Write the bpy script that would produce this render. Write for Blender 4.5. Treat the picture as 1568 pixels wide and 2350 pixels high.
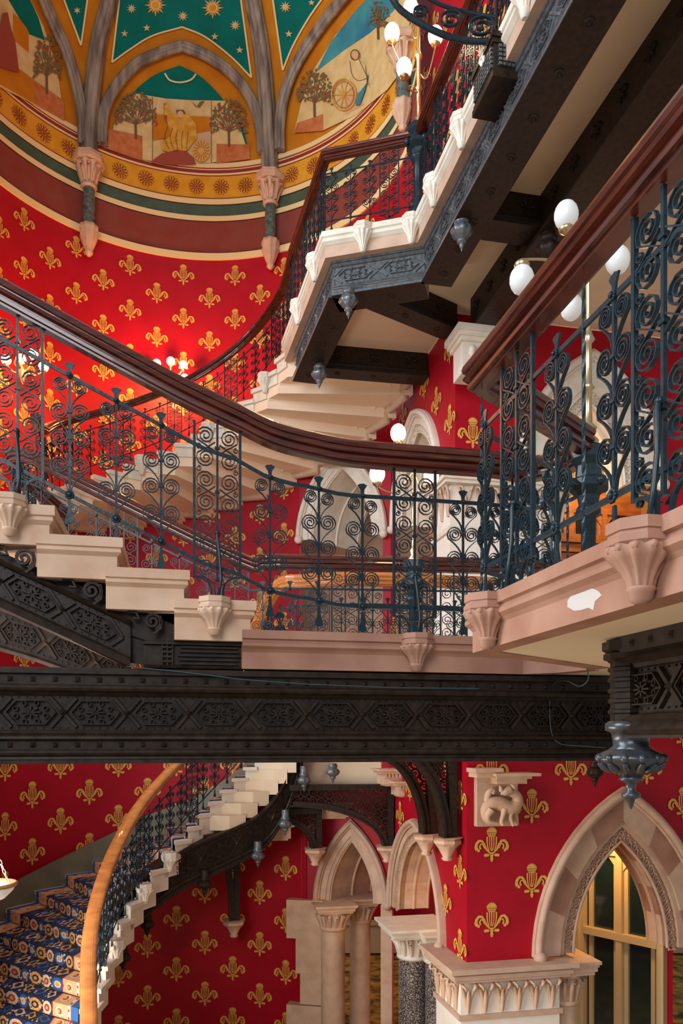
import bpy, math, random
from mathutils import Vector
random.seed(7)
PI = math.pi
R75 = math.radians(75)
for o in list(bpy.data.objects): bpy.data.objects.remove(o)
SC = bpy.context.scene
COL = SC.collection
FPX, U0, V0 = 1800.0, 784.0, 1700.0
# ------------------------------------------------------------------ camera, world, lights, exposure
cam = bpy.data.cameras.new('camera'); camo = bpy.data.objects.new('camera', cam); COL.objects.link(camo)
cam.sensor_fit = 'HORIZONTAL'; cam.sensor_width = 36; cam.lens = FPX/1568*36
cam.shift_y = (V0-1175)/1568; cam.clip_start = .05; cam.clip_end = 200
camo.rotation_euler = (PI/2, 0, 0); SC.camera = camo
SC.view_settings.view_transform = 'Standard'; SC.view_settings.look = 'None'
SC.view_settings.exposure = 0.25; SC.view_settings.gamma = 1
w = bpy.data.worlds.new('world'); SC.world = w; w.use_nodes = True
bg = w.node_tree.nodes['Background']; bg.inputs[0].default_value = (.86, .93, 1, 1); bg.inputs[1].default_value = .36

def area(name, loc, target, size, size_y, power, col):
    l = bpy.data.lights.new(name, 'AREA'); l.shape = 'RECTANGLE'; l.size = size; l.size_y = size_y; l.energy = power; l.color = col
    o = bpy.data.objects.new(name, l); COL.objects.link(o); o.location = loc
    o.rotation_euler = (Vector(target)-Vector(loc)).to_track_quat('-Z', 'Y').to_euler(); return o
def point(name, loc, power, col, r=.1):
    l = bpy.data.lights.new(name, 'POINT'); l.energy = power; l.color = col; l.shadow_soft_size = r
    o = bpy.data.objects.new(name, l); COL.objects.link(o); o.location = loc; return o
# daylight from the tall windows of the stairwell (left and behind the viewer)
area('daylight_left', (-13, 1.5, 8.5), (1, 8.5, 5), 8, 9, 2300, (.80, .91, 1))
area('daylight_behind', (-4, -9.0, 6.5), (1.0, 8, 3.5), 7, 7, 1150, (.92, .96, 1))
area('fill_lower', (-4.6, 5.0, -2.0), (2.4, 9.6, -3.0), 2.5, 2.5, 300, (1, .95, .88))  # added fill to brighten the lower storey, out of view; not a window

# ------------------------------------------------------------------ helpers
S = .2133; N_ = math.sqrt(1+S*S)
D1 = Vector((-S, 1, 0))/N_          # away from the viewer, along the hall
D2 = Vector((1, S, 0))/N_           # to the right, along the cross beam
def P(u, v, Y): return Vector(((u-U0)/FPX*Y, Y, (V0-v)/FPX*Y))
MATS = {}
def mat(name, col, rough=.6, metal=0, col2=None, scale=6, bump=0, stretch=(1, 1, 1), emit=None, spec=.5, coat=0, detail=5, lo=.35, hi=.65):
    m = bpy.data.materials.new(name); m.use_nodes = True; nt = m.node_tree; b = nt.nodes['Principled BSDF']
    b.inputs['Base Color'].default_value = (*col, 1); b.inputs['Roughness'].default_value = rough; b.inputs['Metallic'].default_value = metal
    b.inputs['Specular IOR Level'].default_value = spec; b.inputs['Coat Weight'].default_value = coat
    if col2 or bump:
        tc = nt.nodes.new('ShaderNodeTexCoord'); mp = nt.nodes.new('ShaderNodeMapping'); nz = nt.nodes.new('ShaderNodeTexNoise')
        mp.inputs['Scale'].default_value = stretch; nz.inputs['Scale'].default_value = scale; nz.inputs['Detail'].default_value = detail
        nt.links.new(tc.outputs['Object'], mp.inputs[0]); nt.links.new(mp.outputs[0], nz.inputs[0])
        if col2:
            r = nt.nodes.new('ShaderNodeValToRGB'); r.color_ramp.elements[0].position = lo; r.color_ramp.elements[1].position = hi
            r.color_ramp.elements[0].color = (*col, 1); r.color_ramp.elements[1].color = (*col2, 1)
            nt.links.new(nz.outputs[0], r.inputs[0]); nt.links.new(r.outputs[0], b.inputs['Base Color'])
        if bump:
            bp = nt.nodes.new('ShaderNodeBump'); bp.inputs['Strength'].default_value = bump; bp.inputs['Distance'].default_value = .02
            nt.links.new(nz.outputs[0], bp.inputs['Height']); nt.links.new(bp.outputs[0], b.inputs['Normal'])
    if emit:
        b.inputs['Emission Color'].default_value = (*emit[0], 1); b.inputs['Emission Strength'].default_value = emit[1]
    MATS[name] = m; return m
mat('red', (.36, .001, .011), .5, col2=(.41, .002, .015), scale=2.5, bump=.05, spec=.25)
mat('gold', (.64, .31, .045), .5, col2=(.74, .39, .075), scale=20)
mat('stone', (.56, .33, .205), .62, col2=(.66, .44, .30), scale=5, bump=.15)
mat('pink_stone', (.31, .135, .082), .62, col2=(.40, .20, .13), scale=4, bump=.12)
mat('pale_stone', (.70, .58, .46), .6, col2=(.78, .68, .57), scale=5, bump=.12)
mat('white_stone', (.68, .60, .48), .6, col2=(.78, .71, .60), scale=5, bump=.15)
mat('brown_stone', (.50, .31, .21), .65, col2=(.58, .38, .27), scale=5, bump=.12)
mat('plaster', (.72, .53, .35), .7, col2=(.76, .58, .40), scale=2, bump=.03)
mat('iron', (.017, .0095, .006), .45, col2=(.032, .019, .012), scale=18, bump=.1, spec=.2)
mat('iron_lit', (.06, .062, .066), .30, col2=(.11, .118, .125), scale=22, bump=.1, spec=.75)  # same iron where light strikes it: the brightness is put into the colour
mat('rail_iron', (.009, .020, .027), .30, col2=(.014, .030, .039), scale=30, bump=.1, spec=.30)
mat('soffit', (.84, .62, .43), .7, col2=(.88, .68, .49), scale=2)  # plaster lightened to stand in for bounced light below the curved flight
mat('pier_stone', (.80, .68, .57), .6, col2=(.86, .76, .66), scale=4, bump=.1)
mat('wood', (.045, .007, .0035), .24, col2=(.115, .018, .006), scale=5, stretch=(1, 1, 12), bump=.03, coat=.3)
mat('oak', (.55, .20, .05), .3, col2=(.38, .12, .03), scale=5, stretch=(1, 1, 4), coat=.4)
mat('brass', (.55, .40, .22), .28, metal=.9)
mat('globe', (1, 1, .97), .3, emit=((1, .90, .74), 3.2))
mat('globe_dim', (.62, .62, .62), .25, emit=((1, .93, .82), .16))
mat('ochre', (.66, .28, .015), .8, spec=.15, col2=(.74, .36, .03), scale=4)
mat('orange', (.52, .17, .008), .8, spec=.15, col2=(.60, .215, .012), scale=3)
mat('maroon', (.24, .045, .03), .8, spec=.15, col2=(.24, .06, .045), scale=3)
mat('cream', (.82, .62, .30), .7, spec=.2)
mat('green', (.045, .075, .04), .55, col2=(.06, .10, .06), scale=5)
mat('teal', (.0, .13, .10), .7, spec=.15, col2=(.0, .17, .14), scale=2)
mat('deep_red', (.27, .02, .008), .6)
mat('black', (.012, .01, .01), .6)
mat('rib', (.13, .10, .08), .45, col2=(.34, .28, .21), scale=5, bump=.05, stretch=(1.5, 1.5, .25))
mat('marble_green', (.045, .07, .06), .25, col2=(.14, .16, .14), scale=14)
mat('terracotta', (.50, .13, .03), .8, spec=.15, col2=(.56, .2, .08), scale=8)
mat('peach', (.66, .38, .2), .6)
mat('ivory', (.64, .44, .17), .8, spec=.15, col2=(.74, .54, .25), scale=6)
mat('leaf', (.10, .085, .02), .6, col2=(.2, .14, .04), scale=30)
mat('bark', (.16, .07, .02), .6)
mat('robe', (.58, .25, .02), .8, spec=.1, col2=(.72, .40, .07), scale=9)
mat('robe_red', (.33, .05, .02), .6)
mat('sky_blue', (.02, .17, .26), .5, col2=(.05, .3, .3), scale=2)
mat('skirting', (.16, .14, .09), .45, col2=(.2, .17, .11), scale=4)
mat('frame_paint', (.62, .5, .3), .45)
mat('glass', (.010, .028, .032), .08, spec=.9)
mat('granite', (.045, .03, .028), .16, col2=(.42, .36, .34), scale=60, detail=3, lo=.48, hi=.62, spec=.8)
mat('carpet_navy', (.010, .018, .06), .95, col2=(.018, .04, .11), scale=40)
mat('carpet_gold', (.85, .45, .08), .95, col2=(.7, .28, .04), scale=30)
mat('carpet_peach', (.85, .48, .24), .95, col2=(.8, .36, .13), scale=25)
mat('carpet_cream', (.82, .68, .48), .95, col2=(.8, .5, .3), scale=40)
mat('carpet_red', (.45, .04, .03), .95)
mat('carpet_blue', (.03, .12, .34), .95)
mat('carpet_hall', (.05, .045, .008), .95, col2=(.65, .36, .04), scale=4)
mat('iron_dark_blue', (.028, .028, .032), .3, col2=(.05, .052, .058), scale=22, bump=.1, spec=.6)
mat('patch', (.52, .46, .42), .7)
mat('chrome', (.6, .6, .6), .2, metal=1)
mat('cable', (.04, .075, .08), .4)
mat('amber_lit', (.85, .45, .1), .6, col2=(.9, .5, .12), scale=2)  # orange lamplight put into the colour of the upstairs vestibule wall

class MB:
    def __init__(s): s.v = []; s.f = []; s.m = []; s.sm = []
    def add(s, vs, fs, mi=0, smooth=False):
        n = len(s.v); s.v += [tuple(p) for p in vs]
        for f in fs: s.f.append([i+n for i in f]); s.m.append(mi); s.sm.append(smooth)
    def box(s, c, ax, ay, az, mi=0):       # centre and three half vectors
        c = Vector(c); ax = Vector(ax); ay = Vector(ay); az = Vector(az)
        vs = [c+i*ax+j*ay+k*az for i in (-1, 1) for j in (-1, 1) for k in (-1, 1)]
        s.add(vs, [(0, 1, 3, 2), (4, 6, 7, 5), (0, 4, 5, 1), (2, 3, 7, 6), (0, 2, 6, 4), (1, 5, 7, 3)], mi)
    def tube(s, pts, r, n=8, mi=0, cap=True, twist=0):
        pts = [Vector(p) for p in pts]; rr = r if isinstance(r, (list, tuple)) else [r]*len(pts)
        vs = []; up = Vector((0, 0, 1)); t0 = (pts[1]-pts[0]).normalized()
        if abs(t0.z) > .95: up = Vector((0, 1, 0))
        a = t0.cross(up).normalized()
        for i, p in enumerate(pts):
            t = (pts[min(i+1, len(pts)-1)]-pts[max(i-1, 0)])
            t = t.normalized() if t.length > 1e-9 else t0
            a = (a-t*a.dot(t)).normalized(); b = t.cross(a)
            for k in range(n):
                an = 2*PI*k/n+twist*i
                vs.append(p+(a*math.cos(an)+b*math.sin(an))*rr[i])
        fs = [(i*n+k, i*n+(k+1) % n, (i+1)*n+(k+1) % n, (i+1)*n+k) for i in range(len(pts)-1) for k in range(n)]
        s.add(vs, fs, mi, n > 4)
        if cap: s.add(vs[:n], [tuple(range(n))[::-1]], mi); s.add(vs[-n:], [tuple(range(n))], mi)
    def sweep(s, path, prof, mi=0, smooth=False, cap=True, closed=True, mis=None):
        # profile points (side, up); side is to the RIGHT of the travelling direction, up is world z
        path = [Vector(p) for p in path]; n = len(prof); vs = []
        for i, p in enumerate(path):
            d0 = (p-path[i-1]) if i > 0 else (path[1]-p); d1 = (path[i+1]-p) if i < len(path)-1 else (p-path[i-1])
            d0 = Vector((d0.x, d0.y, 0)).normalized(); d1 = Vector((d1.x, d1.y, 0)).normalized()
            r0 = Vector((d0.y, -d0.x, 0)); r1 = Vector((d1.y, -d1.x, 0)); r = (r0+r1)
            r = r.normalized() if r.length > 1e-6 else r0
            k = 1/max(.35, r.dot(r0)); r = r*k
            for (a, h) in prof: vs.append(p+r*a+Vector((0, 0, h)))
        m = n if closed else n-1
        for j in range(m):
            fs = [(i*n+j, i*n+(j+1) % n, (i+1)*n+(j+1) % n, (i+1)*n+j) for i in range(len(path)-1)]
            base = len(s.v)
            if j == 0: s.v += [tuple(p) for p in vs]; b0 = base
            for f in fs: s.f.append([q+b0 for q in f]); s.m.append(mis[j] if mis else mi); s.sm.append(smooth)
        if cap and closed:
            s.f.append([b0+q for q in range(n)][::-1]); s.m.append(mi); s.sm.append(False)
            s.f.append([b0+(len(path)-1)*n+q for q in range(n)]); s.m.append(mi); s.sm.append(False)
    def lathe(s, c, prof, n=16, mi=0, smooth=True, lobes=0, amp=0, sq=1, rot=0):
        c = Vector(c); vs = []
        for (r, z) in prof:
            for k in range(n):
                a = 2*PI*k/n+rot; q = r*(1+amp*math.cos(lobes*a)) if lobes else r
                vs.append(c+Vector((q*math.cos(a), q*math.sin(a), z)))
        fs = [(i*n+k, i*n+(k+1) % n, (i+1)*n+(k+1) % n, (i+1)*n+k) for i in range(len(prof)-1) for k in range(n)]
        s.add(vs, fs, mi, smooth); s.add(vs[:n], [tuple(range(n))[::-1]], mi); s.add(vs[-n:], [tuple(range(n))], mi)
    def sphere(s, c, r, mi=0, n=14, sz=1):
        s.lathe(c, [(max(.001, r*math.sin(PI*i/9)), -r*sz*math.cos(PI*i/9)) for i in range(10)], n, mi)
    def flatbar(s, pts, t, d, f, mi=0):
        # planar strip: pts (x,z) in a plane, thickness t in plane, depth d; f maps (x, y, z)
        vs = []
        for i, (x, z) in enumerate(pts):
            x0, z0 = pts[max(i-1, 0)]; x1, z1 = pts[min(i+1, len(pts)-1)]
            l = math.hypot(x1-x0, z1-z0) or 1; nx, nz = -(z1-z0)/l*t/2, (x1-x0)/l*t/2
            for (a, b) in ((1, -1), (1, 1), (-1, 1), (-1, -1)): vs.append(f(x+nx*a, b*d/2, z+nz*a))
        fs = [(i*4+k, i*4+(k+1) % 4, i*4+4+(k+1) % 4, i*4+4+k) for i in range(len(pts)-1) for k in range(4)]
        fs += [(0, 1, 2, 3), tuple(len(vs)-q for q in (1, 2, 3, 4))]
        s.add(vs, fs, mi)
ORG = {}
def worg(o): return ORG.get(o.name, Vector((0, 0, 0))) if o else Vector((0, 0, 0))
def tag(o, label, cat, group=None, kind=None):
    if label: o['label'] = label
    if cat: o['category'] = cat
    if group: o['group'] = group
    if kind: o['kind'] = kind
    return o
def thing(name, label, cat, loc, group=None):
    o = bpy.data.objects.new(name, None); COL.objects.link(o); o.location = loc; o.empty_display_size = .1
    ORG[o.name] = Vector(loc); return tag(o, label, cat, group)
def obj(name, mb, mats, parent=None, org=None, label=None):
    if isinstance(mats, str): mats = [mats]
    og = Vector(org) if org is not None else worg(parent)
    me = bpy.data.meshes.new(name); me.from_pydata([(a-og.x, b-og.y, c-og.z) for a, b, c in mb.v], [], mb.f)
    for m in mats: me.materials.append(MATS[m])
    me.polygons.foreach_set('material_index', mb.m); me.polygons.foreach_set('use_smooth', mb.sm); me.update()
    o = bpy.data.objects.new(name, me); COL.objects.link(o)
    if parent: o.parent = parent; o.location = og-worg(parent)
    else: o.location = og
    ORG[o.name] = og
    if label: o['label'] = label
    return o
def inst(src, parent, pos, rz, sx=1, sz=1, sy=1):       # src: object tree kept as data prototype
    c = src.copy(); COL.objects.link(c); c.parent = parent
    c.location = Vector(pos)-worg(parent); c.rotation_euler = (0, 0, rz); c.scale = (sx, sy, sz)
    ORG[c.name] = Vector(pos)
    for ch in KIDS.get(src.name, []):
        d = ch.copy(); COL.objects.link(d); d.parent = c
    return c
KIDS = {}
def struct(name, mb, mats, org=None):
    o = obj(name, mb, mats, None, org); o['kind'] = 'structure'; return o
def densify(path, step=.1):
    out = []
    for a, b in zip(path[:-1], path[1:]):
        a = Vector(a); b = Vector(b); n = max(1, int((b-a).length/step))
        out += [a.lerp(b, i/n) for i in range(n)]
    out.append(Vector(path[-1])); return out
def catmull(path, n=8):
    p = [Vector(q) for q in path]; p = [2*p[0]-p[1]]+p+[2*p[-1]-p[-2]]; out = []
    for i in range(1, len(p)-2):
        for k in range(n):
            t = k/n; a, b, c, d = p[i-1], p[i], p[i+1], p[i+2]
            out.append(.5*((2*b)+(c-a)*t+(2*a-5*b+4*c-d)*t*t+(3*b-a-3*c+d)*t**3))
    out.append(p[-2]); return out
class Path:
    def __init__(s, pts):
        s.p = [Vector(q) for q in pts]; s.s = [0]
        for a, b in zip(s.p[:-1], s.p[1:]): s.s.append(s.s[-1]+math.hypot(b.x-a.x, b.y-a.y))
        s.L = s.s[-1]
    def at(s, q):
        i = 0
        while i < len(s.s)-2 and q > s.s[i+1]: i += 1
        L = s.s[i+1]-s.s[i] or 1; t = (q-s.s[i])/L
        a, b = s.p[i], s.p[i+1]; d = Vector((b.x-a.x, b.y-a.y, 0)).normalized()
        return a.lerp(b, t) if 0 <= t <= 1 else a+(b-a)*t, d
    def at_u(s, u):        # arc length at which the path passes a bearing
        best = None
        for i in range(len(s.p)-1):
            a, b = s.p[i], s.p[i+1]; ua = a.x/a.y*FPX+U0; ub = b.x/b.y*FPX+U0
            if (ua-u)*(ub-u) <= 0 and ua != ub:
                # intersection of segment with ray
                k = (u-U0)/FPX; t = (k*a.y-a.x)/((b.x-a.x)-k*(b.y-a.y)); best = s.s[i]+t*(s.s[i+1]-s.s[i]); break
        return best
    def sub(s, q0, q1, step=.08):
        n = max(2, int((q1-q0)/step)); return [s.at(q0+(q1-q0)*i/n)[0] for i in range(n+1)]

# ------------------------------------------------------------------ wrought iron prototypes
def spiral(cx, cz, r0, r1, turns, a0, sgn, n):
    return [(cx+sgn*(r0+(r1-r0)*i/n)*math.cos(a0+turns*2*PI*i/n), cz+(r0+(r1-r0)*i/n)*math.sin(a0+turns*2*PI*i/n)) for i in range(n+1)]
idf = lambda x, y, z: Vector((x, y, z))
def scroll_tier(mb, hc, arm, c=.052, r=.046, t=.0065, d=.014, n=22, drop=None, turns=2.1, f=idf, sides=(1, -1), dz=0):
    for sg in sides:
        z = hc+(dz if sg < 0 else 0)
        a0 = -.55; sp = spiral(sg*c, z, r, .008, turns, a0, sg, n)
        x1, z1 = sp[0]; zb = z-arm
        # S-shaped arm from the rod up to the outer side of the scroll
        pre = []
        for i in range(5):
            q = i/5; pre.append((sg*.006+(x1-sg*.006)*(q**1.5*.9+.1*q), zb+(z1-zb)*(q**.75)))
        mb.flatbar(pre+sp, t, d, f)
def fan(mb, z0, z1, w, t=.008, up=True):
    n = 5; pts = [(-w/4, z0), (w/4, z0)] ; top = []
    for i in range(n+1):
        x = w/2-w*i/n; top.append((x, z1+(.006 if up else -.006)*(math.cos(PI*(i/n-.5))*1.5)-(.003 if i % 2 else 0)))
    poly = [(-w*.14, z0), (w*.14, z0), (w*.2, (z0+z1)/2)]+top+[(-w*.2, (z0+z1)/2)]
    k = len(poly); vs = [(x, -t/2, z) for x, z in poly]+[(x, t/2, z) for x, z in poly]
    mb.add(vs, [tuple(range(k)), tuple(range(k, 2*k))[::-1]]+[(i, (i+1) % k, k+(i+1) % k, k+i) for i in range(k)])
def make_baluster(hi, twist=False):
    n = 24 if hi else 12; m = MB()
    m.box((0, 0, .475), (.006, 0, 0), (0, .006, 0), (0, 0, .315))
    for i, hc in enumerate((.725, .595, .457, .315)):
        scroll_tier(m, hc, .135 if i else .12, c=.05 if i else .046, r=.046 if i else .037, n=n+(8 if hi else 0), dz=.012 if i == 0 else 0, turns=2.6 if hi else 1.7, t=.0048 if hi else .006)
        if i: m.box((0, 0, hc), (.014, 0, 0), (0, .01, 0), (0, 0, .006))
    o = bpy.data.objects.new('scroll_baluster', None)
    b = obj('scroll_baluster', m, 'rail_iron')
    ks = []
    if hi:
        m = MB(); fan(m, .79, .845, .055); ks.append(obj('finial', m, 'rail_iron'))
        m = MB(); fan(m, .135, .03, .05, up=False); ks.append(obj('drop_leaf', m, 'rail_iron'))
        for zc, r in ((.164, .024), (.782, .017)):
            m = MB()
            for k in range(10):
                a = 2*PI*k/10
                m.sphere((math.cos(a)*r*.72, -.008, zc+math.sin(a)*r*.72), r*.32, n=6)
            m.sphere((0, -.014, zc), r*.5, n=8); ks.append(obj('rosette', m, 'rail_iron'))
    else:
        m = MB(); fan(m, .79, .845, .055); fan(m, .135, .03, .05, up=False); m.sphere((0, 0, .164), .02, n=6); m.sphere((0, 0, .782), .016, n=6)
        ks.append(obj('finial', m, 'rail_iron'))
    KIDS[b.name] = ks; return b
def make_panel(hi):
    n = 24 if hi else 12; m = MB(); H = .95
    for x in (-.122, .122): m.box((x, 0, (H+.11)/2), (.007, 0, 0), (0, .008, 0), (0, 0, (H-.11)/2))
    m.box((0, 0, (H+.09)/2), (.006, 0, 0), (0, .006, 0), (0, 0, (H-.09)/2))
    for sg in (1, -1):
        m.flatbar([(sg*x, z) for x, z in ((.122, .115), (.085, .112), (.06, .1), (.042, .08), (.032, .05), (.03, .0))], .011, .014, idf)
    z = .875; k = 0
    while z > .12:
        for sg in (1, -1):
            zz = z-(.014 if sg > 0 else 0)
            up = k % 2
            sp = spiral(sg*.062, zz, .05, .008, 2.2 if hi else 1.6, -.5 if not up else .5, sg, n)
            if up: sp = [(x, 2*zz-zq) for x, zq in spiral(sg*.062, zz, .05, .008, 2.2 if hi else 1.6, -.5, sg, n)]; e = (sg*.012, zz+.085)
            else: e = (sg*.012, zz-.085)
            m.flatbar([e, (sg*.055, e[1]+(-.03 if up else .03))]+sp, .0048 if hi else .006, .014, idf)
            if hi: m.flatbar(spiral(sg*.1, zz-.06, .016, .005, 1.3, 1.5, sg, 9), .004, .01, idf)
        if k % 2 == 0: m.box((0, 0, z-.065), (.013, 0, 0), (0, .01, 0), (0, 0, .007))
        z -= .119; k += 1
    b = obj('scroll_panel', m, 'rail_iron'); ks = []
    m = MB(); m.tube([(0, -.012, .36), (0, -.02, .33), (.012, -.03, .2), (.018, -.045, .1), (.006, -.05, .02), (0, -.03, 0)], [.005, .011, .008, .008, .008, .01], 6)
    m.sphere((0, -.014, .35), .014, n=8)
    m.flatbar([(.016*math.cos(q*.7), .05+.05*math.sin(q*.7)) for q in range(10)], .006, .012, lambda x, y, z: Vector((x, y-.03, z)))
    ks.append(obj('brace', m, 'rail_iron')); KIDS[b.name] = ks; return b
def make_twist():
    m = MB(); m.tube([(0, 0, .02+i*.0225) for i in range(42)], [.007]*40+[.004, .001], 4, twist=.55); return obj('twisted_rod', m, 'rail_iron')
BAL, BALF, PAN, PANF, TWI = make_baluster(True), make_baluster(False), make_panel(True), make_panel(False), make_twist()
PROTOS = []
for p in (BAL, BALF, PAN, PANF, TWI): PROTOS += [p]+KIDS.get(p.name, [])

RAILQ = [(.03, 0), (.032, .012), (.050, .014), (.052, .030), (.044, .034), (.044, .046), (.066, .052), (.071, .060), (.066, .070), (.060, .074), (.060, .081), (.070, .086), (.075, .100), (.070, .116), (.056, .128), (.034, .136), (.012, .139)]
RAILP = [(-RAILQ[0][0], 0)]+RAILQ+[(-a, b) for a, b in RAILQ[:0:-1]]
def handrail(t, path, h, sc=1, m='wood', off=0):
    mb = MB(); mb.sweep([Vector(p)+Vector((0, 0, h)) for p in path], [(a*sc+off, b*sc) for a, b in RAILP], smooth=False)
    return obj('handrail', mb, m, t)
def balustrade(name, label, path, items, hi=True, h=.95, rail=True, mrail='wood', ks=1.0, sc=1, flip=False, railpath=None, nlr=True):
    """path: floor line of the railing; items: (s, kind, width factor)"""
    P0 = Path(path); c = P0.at(P0.L/2)[0]
    t = thing(name, label, 'balustrade', (c.x, c.y, c.z))
    if rail: handrail(t, railpath or path, h, sc, mrail)
    if nlr:
        for nm, hh in (('upper_bar', .782), ('lower_bar', .164)):
            mb = MB(); mb.sweep([p+Vector((0, 0, hh*ks)) for p in P0.sub(0, P0.L, .1)], [(-.005, -.009), (.005, -.009), (.005, .009), (-.005, .009)])
            obj(nm, mb, 'rail_iron', t)
    for it in items:
        s, kd = it[0], it[1]; wf = it[2] if len(it) > 2 else 1
        if s is None: continue
        p, d = P0.at(s); rz = math.atan2(d.y, d.x)+(PI if flip else 0)
        src = {'b': BAL if hi else BALF, 'p': PAN if hi else PANF, 't': TWI}[kd]
        inst(src, t, p, rz, wf, ks, 1)
    return t
def corbel(t, c, ax, out, w=.13, h=.2, m='stone', top=.05):
    """moulded polygonal pedestal top with fluted bell below; c at the stone edge, top level"""
    c = Vector(c); mb = MB()
    ang = math.atan2(ax.y, ax.x)
    R = w*.62
    mb.lathe(c-Vector((0, 0, h)), [(R*1.0, h), (R*1.0, h*.86), (R*.94, h*.85), (R*.94, h*.81), (R*1.02, h*.79), (R*1.0, h*.72), (R*.84, h*.66)], 8, smooth=False, rot=ang+PI/8)
    b = obj('pedestal', mb, m, t)
    mb = MB()
    mb.lathe(c-Vector((0, 0, h)), [(R*.92, h*.70), (R*.98, h*.64), (R*.80, h*.54), (R*.56, h*.42), (R*.42, h*.30), (R*.36, h*.20)], 48, lobes=12, amp=.10)
    mb.lathe(c-Vector((0, 0, h)), [(R*.40, h*.21), (R*.44, h*.18), (R*.38, h*.15), (R*.34, .05*h), (R*.18, 0)], 16)
    for k in range(12):
        a_ = 2*PI*k/12; mb.sphere(c+Vector((math.cos(a_)*R*.93, math.sin(a_)*R*.93, -h*.345)), R*.13, n=8)
    obj('fluted_corbel', mb, m, b)
    return b
# ------------------------------------------------------------------ wall motif (gilded stencil)
def ell(cx, cz, rx, rz, n=12): return [(cx+rx*math.cos(2*PI*i/n), cz+rz*math.sin(2*PI*i/n)) for i in range(n)]
def arcstroke(cx, cz, r, a0, a1, w0, w1, n=8):
    o, i_ = [], []
    for k in range(n+1):
        a = a0+(a1-a0)*k/n; ww = (w0+(w1-w0)*k/n)/2
        o.append((cx+(r+ww)*math.cos(a), cz+(r+ww)*math.sin(a))); i_.append((cx+(r-ww)*math.cos(a), cz+(r-ww)*math.sin(a)))
    return [(o[k], o[k+1], i_[k+1], i_[k]) for k in range(n)]
MOTIF = []
def mstroke(pts, w0, w1=None):
    w1 = w0 if w1 is None else w1; out = []; L_, R2 = [], []; n = len(pts)
    for i, (x, z) in enumerate(pts):
        x0, z0 = pts[max(0, i-1)]; x1, z1 = pts[min(n-1, i+1)]; l = math.hypot(x1-x0, z1-z0) or 1; ww = (w0+(w1-w0)*i/(n-1))/2
        L_.append((x-(z1-z0)/l*ww, z+(x1-x0)/l*ww)); R2.append((x+(z1-z0)/l*ww, z-(x1-x0)/l*ww))
    return [(L_[i], L_[i+1], R2[i+1], R2[i]) for i in range(n-1)]
cr = []
for k in range(17):
    a = PI*k/16; q = .185 if k % 2 == 0 else .145
    cr.append((q*math.cos(a), .86+q*.95*math.sin(a)))
MOTIF.append([(-.15, .85)]*0+cr)
MOTIF += [[(-.13, .80), (.13, .80), (.15, .845), (-.15, .845)], [(-.11, .745), (.11, .745), (.12, .785), (-.12, .785)]]
MOTIF += mstroke([(0, .74), (0, .55), (0, .33)], .045, .03)
for sg in (-1, 1):
    MOTIF += mstroke([(sg*.065, .74), (sg*.07, .56), (sg*.055, .42), (sg*.02, .32)], .035, .02)
    MOTIF += mstroke([(sg*.14, .74), (sg*.145, .58), (sg*.125, .44), (sg*.08, .34)], .05, .03)
    MOTIF += mstroke([(sg*.06, .27), (sg*.17, .38), (sg*.23, .52), (sg*.31, .62), (sg*.40, .62), (sg*.47, .54), (sg*.49, .43), (sg*.45, .36)], .05, .11)
    MOTIF += mstroke([(sg*.22, .40), (sg*.28, .52), (sg*.34, .53), (sg*.375, .46), (sg*.345, .38)], .03, .06)
    MOTIF += [ell(sg*.41, .34, .05, .045, 7), [(sg*.06, .21), (sg*.10, .245), (sg*.22, .245), (sg*.25, .20), (sg*.22, .155), (sg*.10, .165)]]
MOTIF += [ell(0, .255, .07, .035, 8), [(-.055, .215), (.055, .215), (.035, .12), (.06, .095), (.03, .06), (.04, .035), (0, 0), (-.04, .035), (-.03, .06), (-.06, .095), (-.035, .12)]]
def motifs(mb, f, s0, z0, ds, dz, srange, zrange, size, mi, skip=None):
    """f(s, z, off); staggered grid anchored at (s0, z0)"""
    a = int((srange[0]-s0)/(ds/2))-1; b = int((srange[1]-s0)/(ds/2))+1
    for i in range(a, b+1):
        s = s0+i*ds/2
        if not srange[0] <= s <= srange[1]: continue
        c = int((zrange[0]-z0)/dz)-2; d = int((zrange[1]-z0)/dz)+2
        for j in range(c, d):
            z = z0+j*dz+(dz/2 if i % 2 else 0)
            if not (zrange[0] <= z and z+size <= zrange[1]): continue
            if skip and skip(s, z+size/2): continue
            for poly in MOTIF:
                mb.add([f(s+x*size, z+y*size, .012) for x, y in poly], [tuple(range(len(poly)))], mi)

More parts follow.
